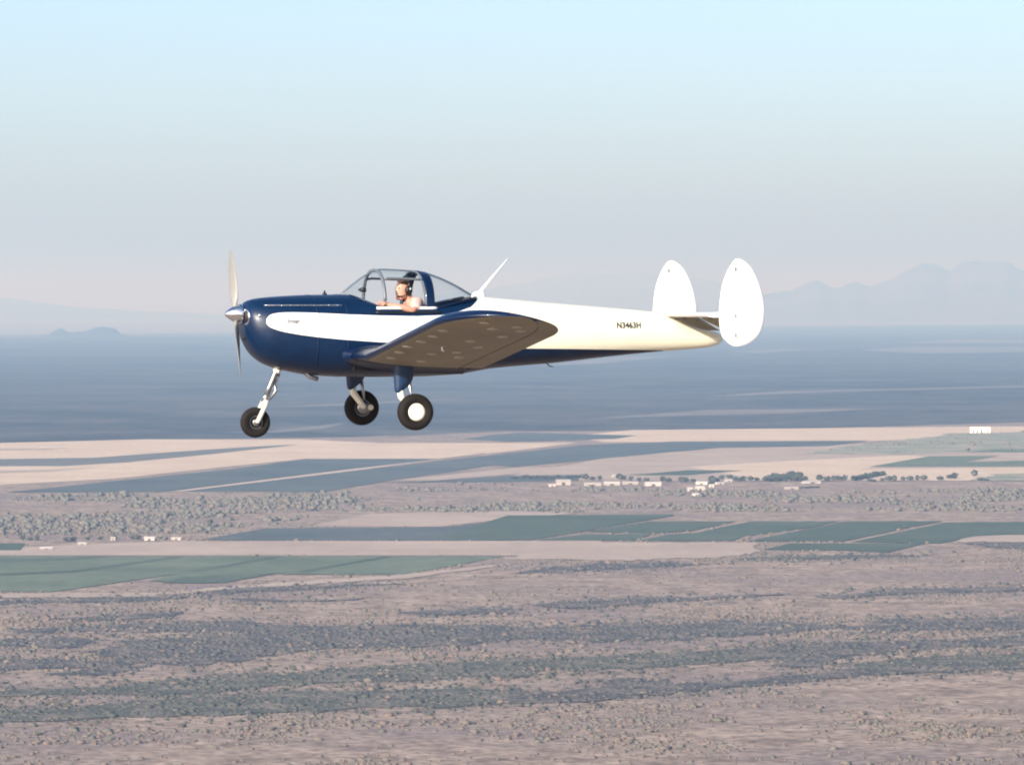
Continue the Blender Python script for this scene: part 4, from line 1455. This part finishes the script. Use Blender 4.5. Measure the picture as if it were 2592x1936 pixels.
PY = -.20
J = [(2.30, PY, -.44), (2.30, PY, -.25), (2.28, PY, -.03), (2.255, PY, .10), (2.21, PY, .155), (2.17, PY, .215),        # 0-5 pelvis .. neck
     (2.255, PY - .14, .125), (2.215, PY - .235, .075), (2.165, PY - .285, .035), (2.06, PY - .265, .075), (1.93, PY - .225, .10), (1.86, PY - .20, .112),   # 6-11 left arm
     (2.26, PY + .15, .115), (2.20, PY + .20, -.04), (2.12, PY + .22, -.14), (1.99, PY + .17, -.08), (1.86, PY + .11, -.01), (1.82, PY + .09, .02),        # 12-17 right arm
     (2.26, PY - .09, -.46), (1.84, PY - .12, -.36), (1.62, PY - .12, -.56), (1.50, PY - .12, -.58),                    # 18-21 left leg
     (2.26, PY + .09, -.46), (1.84, PY + .12, -.36), (1.62, PY + .12, -.56), (1.50, PY + .12, -.58)]                    # 22-25 right leg
ED = [(0, 1), (1, 2), (2, 3), (3, 4), (4, 5), (3, 6), (6, 7), (7, 8), (8, 9), (9, 10), (10, 11), (3, 12), (12, 13), (13, 14), (14, 15), (15, 16), (16, 17),
      (0, 18), (18, 19), (19, 20), (20, 21), (0, 22), (22, 23), (23, 24), (24, 25)]
RD = [.13, .12, .125, .10, .072, .058, .066, .05, .043, .041, .032, .028, .062, .05, .043, .041, .032, .028, .085, .065, .05, .04, .085, .065, .05, .04]
body = skin_mesh('body_base', J, ED, RD, 0, 1)
base_me = evaluated(body)
bpy.data.objects.remove(body)

bmb = bmesh.new()
bmb.from_mesh(base_me)


def add_chain(bm, pts, rad, n=8):
    v, f = tube(pts, rad, n)
    bv_ = [bm.verts.new(p) for p in v]
    for q_ in f:
        bm.faces.new([bv_[i] for i in q_])


# hands: palm, four unequal curled fingers, thumb from the side of the palm
def hand(bm, wrist, d, side_v, up_v):
    w, d, s, u = Vector(wrist), Vector(d).normalized(), Vector(side_v).normalized(), Vector(up_v).normalized()
    add_chain(bm, [w - d * .02, w + d * .03, w + d * .085], [.026, .036, .034], 10)
    for k, (off, ln) in enumerate(((-.030, .062), (-.010, .074), (.010, .070), (.028, .055))):
        b0 = w + d * .075 + s * off
        p1 = b0 + d * ln * .45 + u * .004
        p2 = p1 + d * ln * .22 - u * ln * .35
        p3 = p2 - d * ln * .12 - u * ln * .30
        add_chain(bm, [b0, p1, p2, p3], [.0105, .0098, .009, .0075], 8)
    t0 = w + d * .02 - s * .028
    add_chain(bm, [t0, t0 - s * .030 + d * .025 - u * .008, t0 - s * .034 + d * .055 - u * .022], [.013, .011, .009], 8)


hand(bmb, J[11], Vector(J[11]) - Vector(J[10]), (0, 1, 0), (0, 0, 1))
hand(bmb, J[17], (-1, -.1, .2), (0, .5, 1), (-.3, 1, 0))
# head: lofted around the vertical axis, facing forward (-x), a little turned to the camera
HEAD = Vector((2.13, PY, .285))
HT = Matrix.Translation(HEAD) @ Matrix.Rotation(R(18), 4, 'Z') @ Matrix.Rotation(R(4), 4, 'Y')
HR = [(-.125, .030, .034, -.058), (-.115, .046, .045, -.045), (-.095, .066, .056, -.026), (-.065, .080, .064, -.010), (-.03, .090, .070, -.002), (.0, .096, .074, .004), (.035, .099, .076, .008), (.07, .095, .074, .010), (.10, .080, .063, .011), (.12, .056, .045, .011), (.131, .022, .02, .011)]
hr = []
for z, a, b_, xo in HR:
    ring = []
    for k in range(28):
        t = 2 * math.pi * k / 28
        x = xo + a * math.cos(t)
        y = b_ * math.sin(t)
        if abs(t - math.pi) < .35:        # the face: brow, nose, lips
            cface = math.cos((t - math.pi) / .35 * math.pi / 2)
            bump = {-.095: .006, -.065: .010, -.03: .024, .0: .016, .035: .004}.get(z, 0)
            x -= bump * cface
        ring.append(tuple(HT @ Vector((x, y, z))))
    hr.append(ring)
hv_, hf_ = loft(hr)
bv_ = [bmb.verts.new(p) for p in hv_]
for q_ in hf_:
    bmb.faces.new([bv_[i] for i in q_])
for sy in (-1, 1):      # ears
    v, f = lathe([(-.008, 0), (-.006, .022), (.006, .026), (.010, .018), (.004, 0)], 'y', 12)
    bv_ = [bmb.verts.new(tuple(HT @ (Vector((p[0] * .7 + .012, p[1] + sy * .077, p[2] * 1.2 - .005))))) for p in v]
    for q_ in f:
        bmb.faces.new([bv_[i] for i in q_])
me = bpy.data.meshes.new('body')
bmb.to_mesh(me)
bmb.free()
tmp = bpy.data.objects.new('body', me)
COL.objects.link(tmp)
rm = tmp.modifiers.new('remesh', 'REMESH')
rm.mode = 'VOXEL'
rm.voxel_size = 0.0065
rm.use_smooth_shade = True
sm = tmp.modifiers.new('smooth', 'SMOOTH')
sm.iterations = 2
sm.factor = 0.4
me2 = evaluated(tmp)
bpy.data.objects.remove(tmp)
me2.materials.clear()
me2.materials.append(M_SKIN)
pb = bpy.data.objects.new('body', me2)
COL.objects.link(pb)
pb.parent = person

# shirt: the same trunk and upper arms, a little larger
sj = [0, 1, 2, 3, 4, 6, 7, 8, 12, 13, 14]
mp_ = {k: i for i, k in enumerate(sj)}
JS = [list(J[k]) for k in sj]
JS[mp_[4]] = [2.215, PY, .15]
JS[mp_[8]] = [2.195, PY - .262, .045]
JS[mp_[14]] = [2.15, PY + .21, -.11]
sh = skin_mesh('shirt_base', [tuple(p) for p in JS], [(mp_[a], mp_[b]) for a, b in ED if a in mp_ and b in mp_], [RD[k] + (.016 if k != 4 else .018) for k in sj], 0, 2)
me3 = evaluated(sh)
bpy.data.objects.remove(sh)
me3.materials.clear()
me3.materials.append(M_SHIRT)
so = bpy.data.objects.new('shirt', me3)
COL.objects.link(so)
so.parent = person
lj = [0, 18, 19, 20, 22, 23, 24]
ml = {k: i for i, k in enumerate(lj)}
tr_ = skin_mesh('trousers_base', [J[k] for k in lj], [(ml[a], ml[b]) for a, b in ED if a in ml and b in ml], [RD[k] + .014 for k in lj], 0, 1)
me4 = evaluated(tr_)
bpy.data.objects.remove(tr_)
me4.materials.clear()
me4.materials.append(M_TROUSER)
to = bpy.data.objects.new('trousers', me4)
COL.objects.link(to)
to.parent = person
# hair: cap over the crown and back of the head
rings = []
for z, a, b_, xo in [(-.06, .085, .07, .0), (-.02, .098, .078, .006), (.02, .104, .081, .010), (.06, .103, .081, .012), (.09, .094, .073, .013), (.118, .070, .056, .013), (.136, .036, .03, .013), (.142, .008, .008, .013)]:
    ring = []
    for k in range(28):
        t = 2 * math.pi * k / 28
        front = max(0.0, -math.cos(t))
        pull = 1 - (.62 * front ** .6 if z < .05 else (.10 * front if z < .08 else 0))
        ring.append(tuple(HT @ Vector((xo + a * math.cos(t) * (pull if math.cos(t) < 0 else 1), b_ * math.sin(t) * (1.0 if z >= .05 else (1.0 if math.cos(t) > -.15 else .55)), z + .004 * math.sin(5 * t)))))
    rings.append(ring)
mesh_obj('hair', *loft(rings), M_HAIR, person)
for sy in (-1, 1):
    p = HT @ Vector((-.083, sy * .030, .012))
    mesh_obj('eye', *lathe([(-.010, 0), (-.006, .009), (.006, .009), (.010, 0)], 'x', 10, tuple(p)), M_BLACK, person)
# headset
hs = mesh_obj('headset', *tube([tuple(HT @ Vector((.018, .092 * math.cos(t), .02 + .135 * math.sin(t)))) for t in np.linspace(0, math.pi, 20)], .015, 8), M_BLACK, person)
for sy in (-1, 1):
    v, f = lathe([(sy * .070, 0), (sy * .070, .046), (sy * .100, .046), (sy * .112, .034), (sy * .114, 0)], 'y', 20)
    mesh_obj('ear_cup', [tuple(HT @ Vector((p[0] + .018, p[1], p[2] * 1.15 - .002))) for p in v], f, M_BLACK, hs)
    v, f = lathe([(sy * .112, 0), (sy * .112, .014), (sy * .117, .012), (sy * .117, 0)], 'y', 12)
    mesh_obj('cup_badge', [tuple(HT @ Vector((p[0] + .022, p[1], p[2] + .012))) for p in v], f, M_WOOD, hs)
mesh_obj('microphone', *tube([tuple(HT @ Vector(p)) for p in ((.0, -.10, -.03), (-.05, -.095, -.075), (-.10, -.03, -.085))], [.006, .005, .009], 8), M_BLACK, hs)
